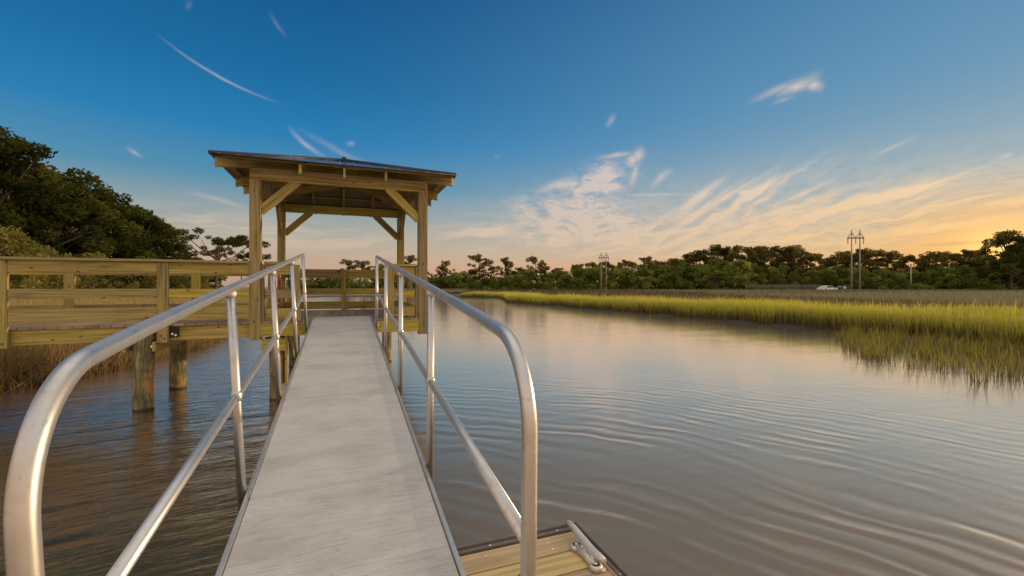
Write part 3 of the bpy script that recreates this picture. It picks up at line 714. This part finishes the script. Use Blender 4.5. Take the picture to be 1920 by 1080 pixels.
tag(mesh_np('far_wood', v, [f], M['leaf_far'], tint=t), 'dense green wood closing off the marsh', kind='stuff')

# ------------------------------------------------------------------ pavilion
DZ = 1.25; XL, XR, YF, YB = -1.27, 1.33, 7.93, 11.10; XC, YC = .03, 9.515
pav = empty('pavilion', (XC, YC, 0)); tag(pav, 'wooden pavilion with hipped metal roof at the top of the gangway', 'pavilion')
wd = M['wood']; PW = .155
for x in (XL, XR):
    for y in (YF, YB):
        b = MB(); b.box(x-PW/2, x+PW/2, y-PW/2, y+PW/2, DZ-.29, 3.468 if y == YF else 3.468); b.build('post', wd, pav, .004)
for y, nm in ((YF, 1), (YB, 1)):
    b = MB(); s_ = -1 if y == YF else 1
    b.box(XL-.08, XR+.08, y-.045, y+.045, 3.472, 3.655); b.build('beam', wd, pav, .004)
    b = MB(); b.box(XL-.06, XR+.06, y+s_*.052-.019, y+s_*.052+.019, 3.50, 3.652) ; b.build('beam', wd, pav, .003)
for x in (XL, XR):
    b = MB(); b.box(x-.045, x+.045, YF+.047, YB-.047, 3.474, 3.650); b.build('beam', wd, pav, .004)
def brace(p0, p1, off):
    p0, p1 = Vector(p0), Vector(p1); b = MB()
    for k in (-.021, .021) if off else (0,):
        o = Vector(off or (0,0,0))*k
        b.beam(p0+o, p1+o, .038, .135, up=(0,0,1) )
    b.build('brace', wd, pav, .003)
for y in (YF, YB):
    for sx, x in ((1, XL), (-1, XR)):
        brace((x+sx*.06, y, 2.98), (x+sx*.60, y, 3.50), (0, 1, 0))
for x in (XL, XR):
    for sy, y in ((1, YF), (-1, YB)):
        brace((x, y+sy*.06, 2.98), (x, y+sy*.60, 3.50), (1, 0, 0))
# roof planes
EX0, EX1, EY0, EY1 = XC-1.80, XC+1.80, 7.43, 11.60; ZE = 3.70; SL = .30; RG0, RG1 = EY0+1.80, EY1-1.80; ZR = ZE+1.8*SL
def zs(x, y):                # height of the sheet above plan point
    return ZE+SL*min(x-EX0, EX1-x, y-EY0, EY1-y)
roof = MB(); top = .028
corn = {'a': (EX0, EY0), 'b': (EX1, EY0), 'c': (EX1, EY1), 'd': (EX0, EY1)}
def pz(x, y, o=0): return (x, y, zs(x, y)+o)
faces = [[(EX0,EY0),(EX1,EY0),(XC,RG0)], [(EX1,EY0),(EX1,EY1),(XC,RG1),(XC,RG0)], [(EX1,EY1),(EX0,EY1),(XC,RG1)], [(EX0,EY1),(EX0,EY0),(XC,RG0),(XC,RG1)]]
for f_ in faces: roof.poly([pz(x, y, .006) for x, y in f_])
un = MB(); un_faces = faces
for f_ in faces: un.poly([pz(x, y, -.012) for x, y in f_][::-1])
ribs = roof
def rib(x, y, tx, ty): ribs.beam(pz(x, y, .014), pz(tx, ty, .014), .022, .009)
x = EX0+.12
while x < EX1-.05:
    t = min(x-EX0, EX1-x); rib(x, EY0, x, EY0+t*.98); rib(x, EY1, x, EY1-t*.98); x += .23
y = EY0+.12
while y < EY1-.05:
    t = min(y-EY0, EY1-y, 1.8); rib(EX0, y, EX0+t*.98, y); rib(EX1, y, EX1-t*.98, y); y += .23
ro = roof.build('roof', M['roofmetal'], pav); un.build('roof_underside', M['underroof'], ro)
cap = MB()
for cx, cy, ty in ((EX0,EY0,RG0), (EX1,EY0,RG0), (EX1,EY1,RG1), (EX0,EY1,RG1)):
    cap.tube([pz(cx, cy, .012), (XC, ty, ZR+.02)], .032, 8)
cap.tube([(XC, RG0-.05, ZR+.03), (XC, RG1+.05, ZR+.03)], .05, 8)
cap.build('ridge_cap', M['darktrim'], ro).location = (0,0,0)
ed = MB()
for (ax, ay), (bx, by) in (((EX0,EY0),(EX1,EY0)), ((EX1,EY0),(EX1,EY1)), ((EX1,EY1),(EX0,EY1)), ((EX0,EY1),(EX0,EY0))):
    ed.tube([(ax, ay, ZE+.004), (bx, by, ZE+.004)], .010, 8)
ed.build('edge_trim', M['darktrim'], ro).location = (0,0,0)
for o_ in ro.children: o_.location = (0,0,0)
# battens across the rafters
for t in (.12, .55, .98, 1.4):
    b = MB(); z = ZE+SL*t-.028
    b.box(EX0+t, EX1-t, EY0+t-.04, EY0+t+.04, z-.012, z+.008); b.box(EX0+t, EX1-t, EY1-t-.04, EY1-t+.04, z-.012, z+.008)
    b.box(EX0+t-.04, EX0+t+.04, EY0+t+.041, EY1-t-.041, z-.012, z+.008); b.box(EX1-t-.04, EX1-t+.04, EY0+t+.041, EY1-t-.041, z-.012, z+.008)
    b.build('batten', wd, pav)
RD = .15
def rafter(x0, y0, x1, y1, k=1.0):
    b = MB(); z0, z1 = zs(x0, y0), zs(x1, y1); o = -.045-RD/2
    a, c = Vector((x0, y0, z0+o)), Vector((x1, y1, z1+o)); w_ = .019*(1.0 if k == 1 else 1.1)
    d = (c-a); d.z = 0; d.normalize(); r = Vector((d.y, -d.x, 0))
    P = []
    for zz in (-RD/2, RD/2):
        for j in (-1, 1):
            for e in (a, c): P.append(e+r*w_*j+Vector((0,0,zz)))
    b.quadbox(P, 0); b.build('rafter', wd, pav, .002)
for x in (XC-.635, XC, XC+.635):
    t = min(x-EX0, EX1-x)
    rafter(x, EY0+.05, x, EY0+t-.03); rafter(x, EY1-.05, x, EY1-t+.03)
for y in (YC-.67, YC, YC+.67):
    rafter(EX0+.05, y, XC-.03, y); rafter(EX1-.05, y, XC+.03, y)
for cx, cy, ty in ((EX0,EY0,RG0), (EX1,EY0,RG0), (EX1,EY1,RG1), (EX0,EY1,RG1)):
    sx, sy = (1 if cx < XC else -1), (1 if cy < YC else -1)
    rafter(cx+sx*.06, cy+sy*.06, XC-sx*.03, ty-sy*.03, 2)
b = MB(); b.box(XC-.02, XC+.02, RG0, RG1, ZR-.22, ZR-.04); b.build('ridge_board', wd, pav)
# deck, rim, joists
FY0, FY1, FX0, FX1 = 7.87, 11.17, XL-.06, XR+.06
dk = MB(); x = FX0
while x < FX1-.05:
    dk.box(x, min(x+.138, FX1), FY0, FY1, DZ-.038, DZ); x += .144
dk.build('deck_boards', M['deckwood'], pav, .003)
b = MB(); b.box(FX0+.02, FX1-.02, FY0-.015, FY0+.025, DZ-.235, DZ-.042); b.build('rim_joist', wd, pav, .003)
b = MB(); b.box(FX0+.02, FX1-.02, FY1-.03, FY1+.01, DZ-.275, DZ-.042); b.build('rim_joist', wd, pav, .003)
for xx in (FX0+.06, FX1-.06):
    b = MB(); b.box(xx-.02, xx+.02, FY0+.028, FY1-.033, DZ-.275, DZ-.042); b.build('rim_joist', wd, pav, .003)
for i in range(5):
    xx = FX0+.5+i*.42; b = MB(); b.box(xx-.019, xx+.019, FY0+.028, FY1-.033, DZ-.22, DZ-.042); b.build('joist', wd, pav)
for yy in (8.05, 11.0):
    for gy_ in (yy-.15, yy+.15):
        b = MB(); b.box(FX0+.15, -.84 if yy < 9 else FX1-.1, gy_-.02, gy_+.02, DZ-.47, DZ-.28); b.build('girder', wd, pav, .003)
def pile(parent, x, y, top, r=.125, seed=0):
    rr = random.Random(seed); b = MB(); pts = []; rad = []
    for i in range(15):
        z = -.9+(top+.9)*i/14; pts.append((x+.006*math.sin(z*3+seed), y, z)); rad.append(r*(1.04-.05*i/14)+rr.uniform(-.003,.003))
    b.tube(pts, rad, 22); return b.build('pile', M['pile'], parent)
pile(pav, -.98, 7.98, DZ-.24, .11, 1); pile(pav, 1.0, 8.05, DZ-.29, .11, 2) if False else None
pile(pav, -1.0, 11.0, DZ-.29, .11, 3); pile(pav, 1.0, 11.0, DZ-.29, .11, 4)
b = MB(); b.beam((-.80, 7.97, 1.02), (-.80, 8.6, .62), .04, .14); b.build('brace', wd, pav, .003)
b = MB(); b.box(-.86, -.82, 7.90, 7.99, .25, 1.01); b.build('stiffener', wd, pav, .003)
# railings of the pavilion
def rail_x(parent, xa, xb, y, sy, cap_=True, kick=None, zt=None):
    z0 = DZ if zt is None else zt
    for a, c in ((.74, .90), (.36, .50), (.03, .20)):
        b = MB(); b.box(xa, xb, y-.019, y+.019, z0+a, z0+c); b.build('rail_board', wd, parent, .003)
    if cap_:
        b = MB(); b.box(xa-.01, xb+.01, y-.075+sy*.03, y+.075+sy*.03, z0+.905, z0+.943); b.build('rail_cap', wd, parent, .004)
def rail_y(parent, x, ya, yb):
    for a, c in ((.74, .90), (.36, .50), (.03, .20)):
        b = MB(); b.box(x-.019, x+.019, ya, yb, DZ+a, DZ+c); b.build('rail_board', wd, parent, .003)
    b = MB(); b.box(x-.07, x+.07, ya, yb, DZ+.905, DZ+.943); b.build('rail_cap', wd, parent, .004)
NL, NR = -.69, .785
for x in (NL, NR):
    b = MB(); b.box(x-.05, x+.05, YF-.05, YF+.05, DZ-.235, DZ+.90); b.build('rail_post', wd, pav, .004)
b = MB(); b.box(XL+PW/2+.002, XL+PW/2+.04, YF-.045, YF+.045, DZ+.0, DZ+.90); b.build('rail_post', wd, pav, .003)
b = MB(); b.box(XR-PW/2-.04, XR-PW/2-.002, YF-.045, YF+.045, DZ+.0, DZ+.90); b.build('rail_post', wd, pav, .003)
rail_x(pav, XL+.125, NL-.052, YF+.02, 0); rail_x(pav, NR+.052, XR-.125, YF+.02, 0)
b = MB(); b.box(-.05+XC, .05+XC, YB-.05, YB+.05, DZ-.2, DZ+.90); b.build('rail_post', wd, pav, .004)
rail_x(pav, XL+.08, XC-.052, YB-.0, 0); rail_x(pav, XC+.052, XR-.08, YB-.0, 0)
b = MB(); b.box(XR-.05, XR+.05, YC-.05, YC+.05, DZ-.2, DZ+.90); b.build('rail_post', wd, pav, .004)
rail_y(pav, XR, YF+.08, YC-.052); rail_y(pav, XR, YC+.052, YB-.08)
rail_y(pav, XL, 9.62, YB-.08)
b = MB(); b.box(XL-.05, XL+.05, 9.50, 9.60, DZ-.2, DZ+.90); b.build('rail_post', wd, pav, .004)
# ceiling light fitting seen under the roof: a small pale strip
b = MB(); b.box(-.12, .3, 8.5, 8.56, 3.93, 3.96); b.build('light_fitting', M['white'], pav, .005)

# ------------------------------------------------------------------ walkway to the left
wk = empty('walkway', (-4, 8.7, 0)); tag(wk, 'wooden boardwalk on round piles running left from the pavilion', 'boardwalk')
WY0, WY1, WX0, WX1 = 7.93, 9.40, -14.0, FX0-.02
dk = MB(); x = WX0
while x < WX1-.02:
    dk.box(x, min(x+.138, WX1), WY0-.035, WY1+.035, DZ-.036, DZ+.002); x += .144
dk.build('deck_boards', M['deckwood'], wk, .003)
for y in (WY0+.02, WY1-.02):
    b = MB()
    for xa, xb in ((-1.36, -2.50), (-2.92, -6.6), (-6.6, -10.3), (-10.3, -14.0)):
        b.box(xb if xb < -2.6 else -2.50, xa, y-.019, y+.019, DZ-.245, DZ-.04)
    b.build('rim_joist', wd, wk, .003)
for y in (8.4, 8.66, 8.95):
    b = MB(); b.box(WX0, WX1, y-.019, y+.019, DZ-.23, DZ-.04); b.build('joist', wd, wk)
posts_f = [-2.45, -4.21, -5.97, -7.75, -9.5, -11.3, -13.1]
for i, x in enumerate(posts_f):
    for y, s_ in ((WY0-.03, -1), (WY1+.03, 1)):
        b = MB(); b.box(x-.07, x+.07, y-.045 if s_ < 0 else y, y if s_ < 0 else y+.045, DZ-.275, DZ+.90); b.build('rail_post', wd, wk, .004)
for x in posts_f[:4]:
    b = MB()
    for k, (ox, oz) in enumerate(((-.02, -.17), (.02, -.21))):
        b = MB(); b.tube([(x+ox, WY0-.074, DZ+oz), (x+ox, WY0-.082, DZ+oz)], .011, 8); b.build('bolt', M['bracket'], wk)
    for oz in (.12, .45, .82):
        for ox in (-.03, .03):
            b = MB(); b.tube([(x+ox, WY0-.0745, DZ+oz), (x+ox, WY0-.077, DZ+oz+.001)], .0055, 6); b.build('screw', M['bracket'], wk)
xs = [XL-PW/2-.002]+posts_f
for i in range(len(xs)-1):
    xa, xb = xs[i]-(.072 if i else 0), xs[i+1]+.072
    for y in (WY0-.052, WY1+.052):
        for a, c in ((.74, .90), (.38, .51), (.05, .245)):
            b = MB(); b.box(xb, xa, y-.019, y+.019, DZ+a, DZ+c); b.build('rail_board', wd, wk, .003)
for y in (WY0-.05, WY1+.05):
    b = MB()
    for xa, xb in ((XL-PW/2-.002, -4.21), (-4.214, -7.75), (-7.754, -13.9)): b.box(xb, xa, y-.07, y+.07, DZ+.905, DZ+.943)
    b.build('rail_cap', wd, wk, .004)
for i, x in enumerate((-2.71, -6.6, -10.3)):
    for y, sd_ in ((7.97, 0), (9.42, 1)):
        p_ = pile(wk, x, y, DZ-.02 if sd_ == 0 else DZ-.26, .125, 10+i*2+sd_)
    # bearer plank on either side, sloping end, plus bracket and bolts
    b = MB(); b.box(x+.15, x+.19, 7.80, 9.70, .86, 1.0); b.build('bearer', M['wood'], wk, .003)
    b = MB(); b.box(x-.20, x-.16, 7.82, 9.70, .86, 1.0); b.build('bearer', M['wood'], wk, .003)
    br = MB(); br.box(x+.118, x+.146, 7.88, 7.96, .86, 1.02); bo = br.build('bracket', M['bracket'], wk, .003)
    bb = MB(); bb.tube([(x+.132, 7.885, .93), (x+.132, 7.855, .93)], .022, 8); bb.build('bolt', M['bolt'], bo).location = (0,0,0)
    br = MB(); br.box(x+.335, x+.44, 7.895, 7.925, 1.05, 1.20); bo = br.build('bracket', M['bracket'], wk, .003)
    bb = MB(); bb.tube([(x+.37, 7.90, 1.10), (x+.37, 7.88, 1.10)], .016, 8); bb.tube([(x+.41, 7.90, 1.08), (x+.41, 7.88, 1.08)], .016, 8); bb.build('bolt', M['bolt'], bo).location = (0,0,0)

# ------------------------------------------------------------------ gangway
gw = empty('gangway', (0, 1.0, .55)); tag(gw, 'sloping aluminium gangway with pipe handrails leading up to the pavilion', 'gangway')
GS = .105
def gz(y): return 1.27-GS*(7.62-y)
HW = .445
def gbar(x0, x1, z0, z1, y0=.95, y1=7.9):
    return [(x, y, gz(y)+z) for z in (z0, z1) for y in (y0, y1) for x in (x0, x1)]
b = MB(); b.quadbox(gbar(-HW+.012, HW-.012, -.05, 0), 1); b.build('tread_plate', M['tread'], gw)
for s_ in (-1, 1):
    b = MB(); x0, x1 = sorted((s_*(HW-.009), s_*(HW+.012))); b.quadbox(gbar(x0, x1, -.16, .014), 1); b.build('side_beam', M['alum'], gw, .003)
b = MB()
for yy in np.arange(1.3, 7.8, .5): b.box(-HW+.01, HW-.01, yy, yy+.05, gz(yy)-.13, gz(yy)-.055)
b.build('cross_member', M['alum'], gw)
RH = 1.045; PR = .0225
py = [2.60, 4.03, 5.48, 6.96]
def arc(cx, cz, r, a0, a1, n=12): return [(cx+r*math.cos(R(a0+(a1-a0)*i/n)), cz+r*math.sin(R(a0+(a1-a0)*i/n))) for i in range(n+1)]
for s_ in (-1, 1):
    X0 = s_*(HW+.034); YN = 1.13 if s_ > 0 else 1.02
    lean = .05 if s_ < 0 else .008             # the left side leans outwards
    def P(y, h): return (X0+s_*lean*h/RH, y, gz(y)+h)
    def PW3(y, z): return (X0+s_*lean*(z-gz(y))/RH, y, z)
    # top rail: vertical newel, bend, long slope, mitred down at the top
    th = math.degrees(math.atan(GS)); r = .27
    cy_ = YN+r; cz_ = gz(cy_)+RH-r*1.02
    pts = [PW3(YN, gz(YN)-.06), PW3(YN, cz_-.25), PW3(YN, cz_-.1), PW3(YN, cz_)]
    pts += [PW3(a, c) for a, c in arc(cy_, cz_, r, 180, 90+th, 14)[1:]]
    pts += [P(y, RH) for y in np.linspace(cy_+.25, 6.93, 10)]
    b = MB(); b.tube(pts, PR, 20); b.build('handrail', M['alum'], gw)
    b = MB(); b.tube([P(6.96, -.06), P(6.96, RH+.02)], .0215, 14); b.build('rail_post', M['alum'], gw)
    b = MB(); b.tube([P(YN+.0, .50), P(2.0, .50), P(6.95, .50)], .0205, 16); b.build('mid_rail', M['alum'], gw)
    for y in py[:3]:
        b = MB(); b.tube([P(y, -.13), P(y, RH-.01)], .0215 if y < 3 else .021, 16); po = b.build('rail_post', M['alum'], gw)
        b = MB(); b.tube([P(y, .475), P(y, .49), P(y, .512), P(y, .527)], [.0225, .028, .028, .0225], 16); b.build('weld_collar', M['alum'], po).location = (0,0,0)
        b = MB(); b.tube([P(y, RH-.045), P(y, RH-.034), P(y, RH-.022), P(y, RH-.012)], [.0222, .0262, .0285, .024], 14); b.build('weld_collar', M['cast'], po).location = (0,0,0)
for s_ in (-1, 1):
    b = MB(); b.box(s_*.52-.02, s_*.52+.02, 7.62, 7.86, 1.08, 1.22); b.build('hinge_bracket', M['cast'], gw, .005)
    b = MB(); b.tube([(s_*.49, 7.74, 1.15), (s_*.56, 7.74, 1.15)], .035, 12); b.build('hinge_pin', M['white'] if s_ > 0 else M['alum'], gw)

# ------------------------------------------------------------------ floating dock and cleat
DK = .55; CX, CY = 1.146, 2.05
dock = empty('floating_dock', (0, 0, DK)); tag(dock, 'floating wooden dock with a dark screwed edge strip under the foot of the gangway', 'dock')
y = CY-.045; i = 0
while y > -1.6:
    b = MB(); b.box(-.75, CX-.052, y-.140, y-.004, DK-.038, DK); b.build('deck_board', M['dockwood'], dock, .004); y -= .1445
b = MB(); b.box(CX-.049, CX-.016, -1.6, CY-.045, DK-.038, DK-.001); b.build('deck_board', M['dockwood'], dock, .003)
b = MB(); b.box(-.8, CX-.02, -1.6, CY-.03, .05, DK-.042); b.build('frame', M['bumper'], dock, .004)
b = MB(); b.box(-.78, CX, CY-.014, CY, DK-.16, DK+.022); b.build('edge_strip', M['bumper'], dock, .004)
b = MB(); b.box(CX-.014, CX, -1.6, CY-.016, DK-.16, DK+.022); b.build('edge_strip', M['bumper'], dock, .004)
b = MB(); b.box(-.78, CX-.015, CY-.038, CY-.016, DK-.03, DK+.008); b.build('edge_strip', M['bumper'], dock, .003)
b = MB(); b.box(CX-.034, CX-.016, -1.6, CY-.040, DK-.03, DK+.008); b.build('edge_strip', M['bumper'], dock, .003)
def screw(x, y, z, r=.0055):
    b = MB(); b.tube([(x, y, z-.004), (x, y, z+.0012), (x, y, z+.0022)], [r, r, r*.6], 8); b.build('screw', M['bolt'], dock)
for x in (.46, .66, .86, 1.02): screw(x, CY-.027, DK+.0085)
for y in (1.93, 1.78, 1.62, 1.46): screw(CX-.025, y, DK+.0085)
for x, y in ((.62,1.965),(.80,1.965),(.93,1.90),(.93,1.955),(.50,1.88),(1.06,1.74)): screw(x, y, DK+.001, .005)
# cleat: a long arched horn on two flanged feet
c1 = gp(1081, 1019, DK+.03); c2 = gp(1117, 1056, DK+.03); ax = (c2-c1); sep = ax.length; ax.normalize(); c1z = DK
def cl_pt(s, o, z): n_ = Vector((-ax.y, ax.x, 0)); p = c1+ax*s+n_*o; return (p.x, p.y, DK+z)
cb = MB()
for s in (0, sep):
    cb.tube([cl_pt(s,0,.001), cl_pt(s,0,.022), cl_pt(s,0,.026), cl_pt(s,0,.027)], [.030,.029,.024,.016], 18)
cb.tube([cl_pt(0,0,.012), cl_pt(sep*.5,.0,.020), cl_pt(sep,0,.012)], [.020,.017,.020], 12)
hp = [cl_pt(-.135,.030,.062), cl_pt(-.125,.030,.062), cl_pt(-.08,.030,.060), cl_pt(-.035,.030,.052), cl_pt(.02,.028,.046), cl_pt(sep*.5,.022,.042), cl_pt(sep*.75,.022,.042), cl_pt(sep,.026,.046), cl_pt(sep+.03,.028,.050)]
cb.tube(hp, [.007,.012,.015,.017,.019,.021,.020,.017,.009], 16)
cb.tube([cl_pt(sep*.35,.005,.012), cl_pt(sep*.4,.018,.040)], [.016,.015], 12); cb.tube([cl_pt(sep*.8,.0,.012), cl_pt(sep*.72,.018,.040)], [.018,.016], 12)
clt = cb.build('cleat', M['cast'], dock); clt['label'] = 'pale cast metal mooring cleat'
for s in (0, sep):
    b = MB(); b.tube([cl_pt(s,0,.0272), cl_pt(s,0,.0276)], [.019,.0185], 16); b.build('bolt_recess', M['bracket'], clt).location = (0,0,0)
    b = MB(); b.tube([cl_pt(s,0,.027), cl_pt(s,0,.032), cl_pt(s,0,.034)], [.011,.010,.006], 12); b.build('bolt', M['bolt'], clt).location = (0,0,0)
b = MB(); p_ = gp(1131, 1070, DK); b.tube([(p_.x,p_.y,DK+.001), (p_.x,p_.y,DK+.008), (p_.x,p_.y,DK+.011)], [.013,.013,.008], 10); b.build('screw', M['white'], dock)

# things leaning in the pavilion
px_ = W(513, 8.3)
um = empty('furled_umbrella', (-.98, 8.55, DZ)); tag(um, 'red furled umbrella with a white handle leaning behind the front rail', 'umbrella')
b = MB(); b.tube([(-.98,8.55,DZ+.0),(-.99,8.55,DZ+.12),(-1.02,8.57,DZ+.72),(-1.03,8.575,DZ+.84)], [.010,.022,.018,.010], 10); b.build('canopy', M['red'], um)
b = MB(); b.tube([(-1.03,8.575,DZ+.83),(-1.05,8.58,DZ+.92),(-1.08,8.58,DZ+.93),(-1.09,8.58,DZ+.88)], .012, 8); b.build('handle', M['white'], um)
for i, xx in enumerate((-.80, -.765)):
    fr_ = empty('fishing_rod', (xx, 8.5, DZ)); tag(fr_, 'thin black rod leaning beside the red umbrella, %s of the two' % ('left' if i == 0 else 'right'), 'rod', 'black rods leaning in the pavilion')
    b = MB(); b.tube([(xx+.02, 8.5, DZ), (xx-.10, 8.55, DZ+.92)], [.014, .009], 8); b.build('rod', M['black'], fr_)
    b = MB(); b.tube([(xx+.02, 8.495, DZ+.004), (xx-.01, 8.515, DZ+.25)], .019, 8); b.build('grip', M['bumper'], fr_)

# ------------------------------------------------------------------ power poles, fence, cars
def hframe(px, d, top_y, sep_px, label, m2):
    h = TH(top_y, d)+.1; sp_ = sep_px/F*d; o = W(px, d, .2); e = empty('power_pole', o); tag(e, label, 'power pole')
    dr = Vector((CS, -SN, 0)); k = h/20
    for s_ in (-.5, .5):
        p = dr*sp_*s_; b = MB(); b.tube([p, p+Vector((0,0,h*.5)), p+Vector((0,0,h))], [.24*k+.02, .19*k+.02, .13*k+.02], 10); o_ = b.build('pole', m2, e); o_.location = (0,0,0)
    za = h*.865; b = MB(); b.beam(dr*-sp_*1.0+Vector((0,0,za)), dr*sp_*1.0+Vector((0,0,za)), .22*k+.1, .28*k+.1); o_ = b.build('crossarm', M['polefar'], e); o_.location = (0,0,0)
    for s_ in (-.5, .5):
        for t in (-.48, .48):
            b = MB(); b.beam(dr*sp_*s_+Vector((0,0,h*.955)), dr*sp_*(s_+t)+Vector((0,0,za+.1)), .14, .14); o_ = b.build('brace', M['polefar'], e); o_.location = (0,0,0)
    for s_ in (-.95, 0, .95):
        b = MB(); p = dr*sp_*s_; pts = [p+Vector((0,0,za-.1-i*.16*k)) for i in range(12)]; b.tube(pts, [.16*k if i % 2 else .09*k for i in range(12)], 8); o_ = b.build('insulator', M['polefar'], e); o_.location = (0,0,0)
hframe(1604.5, 138, 431, 15.5, 'tall twin wooden power pole rising above the wood at the right', M['polewood'])
hframe(1132, 141, 474, 9.5, 'smaller distant twin power pole in front of the wood', M['polewood'])
e = empty('utility_pole', W(1708, 135, .2)); tag(e, 'single short pale pole right of the tall twin power pole', 'pole')
b = MB(); b.tube([(0,0,0),(0,0,3.5),(0,0,TH(494,135))], [.26,.22,.18], 10); o_ = b.build('pole', M['polewood'], e); o_.location = (0,0,0)
b = MB(); b.beam((-.8*CS,.8*SN,TH(495,135)-.2),(.8*CS,-.8*SN,TH(495,135)-.2),.1,.12); o_ = b.build('crossarm', M['polefar'], e); o_.location = (0,0,0)
# fence
e = empty('fence', W(1465, 140, .2)); tag(e, 'low pale rail fence along the foot of the wood left of the white car', 'fence')
a0, a1 = W(1398, 140)-W(1465, 140), W(1537, 140)-W(1465, 140)
nP = 34
for i in range(nP):
    p = a0.lerp(a1, i/(nP-1)); b = MB(); b.box(p.x-.07, p.x+.07, p.y-.07, p.y+.07, 0, 2.2); o_ = b.build('fence_post', M['fencepaint'], e); o_.location = (0,0,0)
for z in (1.5, 2.05):
    b = MB(); b.beam(a0+Vector((0,-.12,z)), a1+Vector((0,-.12,z)), .06, .12); o_ = b.build('fence_rail', M['fencepaint'], e); o_.location = (0,0,0)
def car(px, d, L, Wd, Ht, m, label, rz, z=.2, prof=None, name='car'):
    e = empty(name, W(px, d, z), rz); tag(e, label, 'car')
    prof = prof or [(-.5,.25),(-.5,.55),(-.30,.60),(-.16,.97),(.16,1.0),(.38,.62),(.5,.56),(.5,.25)]
    low = [(a*L, c*Ht) for a, c in prof]
    def shell(poly, w0, mat, nm, par=e):
        b = MB(); n_ = len(poly)
        b.poly([(x, -w0, zz) for x, zz in poly]); b.poly([(x, w0, zz) for x, zz in poly][::-1])
        for i in range(n_):
            (x0, z0), (x1, z1) = poly[i], poly[(i+1) % n_]; b.poly([(x0,w0,z0),(x1,w0,z1),(x1,-w0,z1),(x0,-w0,z0)])
        o_ = b.build(nm, mat, par, .06); o_.location = (0,0,0); return o_
    body = shell(low, Wd/2, m, 'body')
    gh = [(-.285*L,.64*Ht),(-.16*L,.92*Ht),(.15*L,.94*Ht),(.34*L,.66*Ht)]
    shell(gh, Wd/2+.015, M['glassdark'], 'window')
    b = MB(); b.beam((.335*L+.03, 0, .70*Ht), (.17*L+.05, 0, .93*Ht), Wd*.8, .03, up=(1,0,.6)); o_ = b.build('windscreen', M['glassdark'], e); o_.location = (0,0,0)
    for sx in (-.31, .31):
        for sy in (-1, 1):
            b = MB(); b.tube([(sx*L, sy*(Wd/2-.2), .33), (sx*L, sy*(Wd/2+.02), .33)], .34, 16); o_ = b.build('wheel', M['tyre'], e); o_.location = (0,0,0)
            b = MB(); b.tube([(sx*L, sy*(Wd/2+.01), .33), (sx*L, sy*(Wd/2+.04), .33)], .19, 12); r_ = b.build('rim', M['cast'], o_); r_.location = (0,0,0)
    for sy in (-1, 1):
        b = MB(); b.box(.49*L, .51*L, sy*Wd*.36-.15, sy*Wd*.36+.15, .46*Ht, .54*Ht); o_ = b.build('headlight', M['white'], e); o_.location = (0,0,0)
    return e
car(1551, 122, 5.2, 1.85, 1.45, M['carwhite'], 'white car parked beyond the marsh left of the twin power pole', -PSI+math.pi+.25, .55)
car(1580, 128, 4.8, 1.8, 1.5, M['carblack'], 'dark car parked between the white car and the twin power pole', -PSI+.3, .55)
e = empty('small_sign', W(1584, 116, .25)); tag(e, 'small pale square sign on a stake in front of the dark car', 'sign')
b = MB(); b.box(-.4,.4,-.03,.03,.95,1.55); o_ = b.build('board', M['white'], e); o_.location=(0,0,0)
b = MB(); b.box(-.04,.04,-.07,-.032,0,1.9); o_ = b.build('stake', M['polewood'], e); o_.location=(0,0,0)
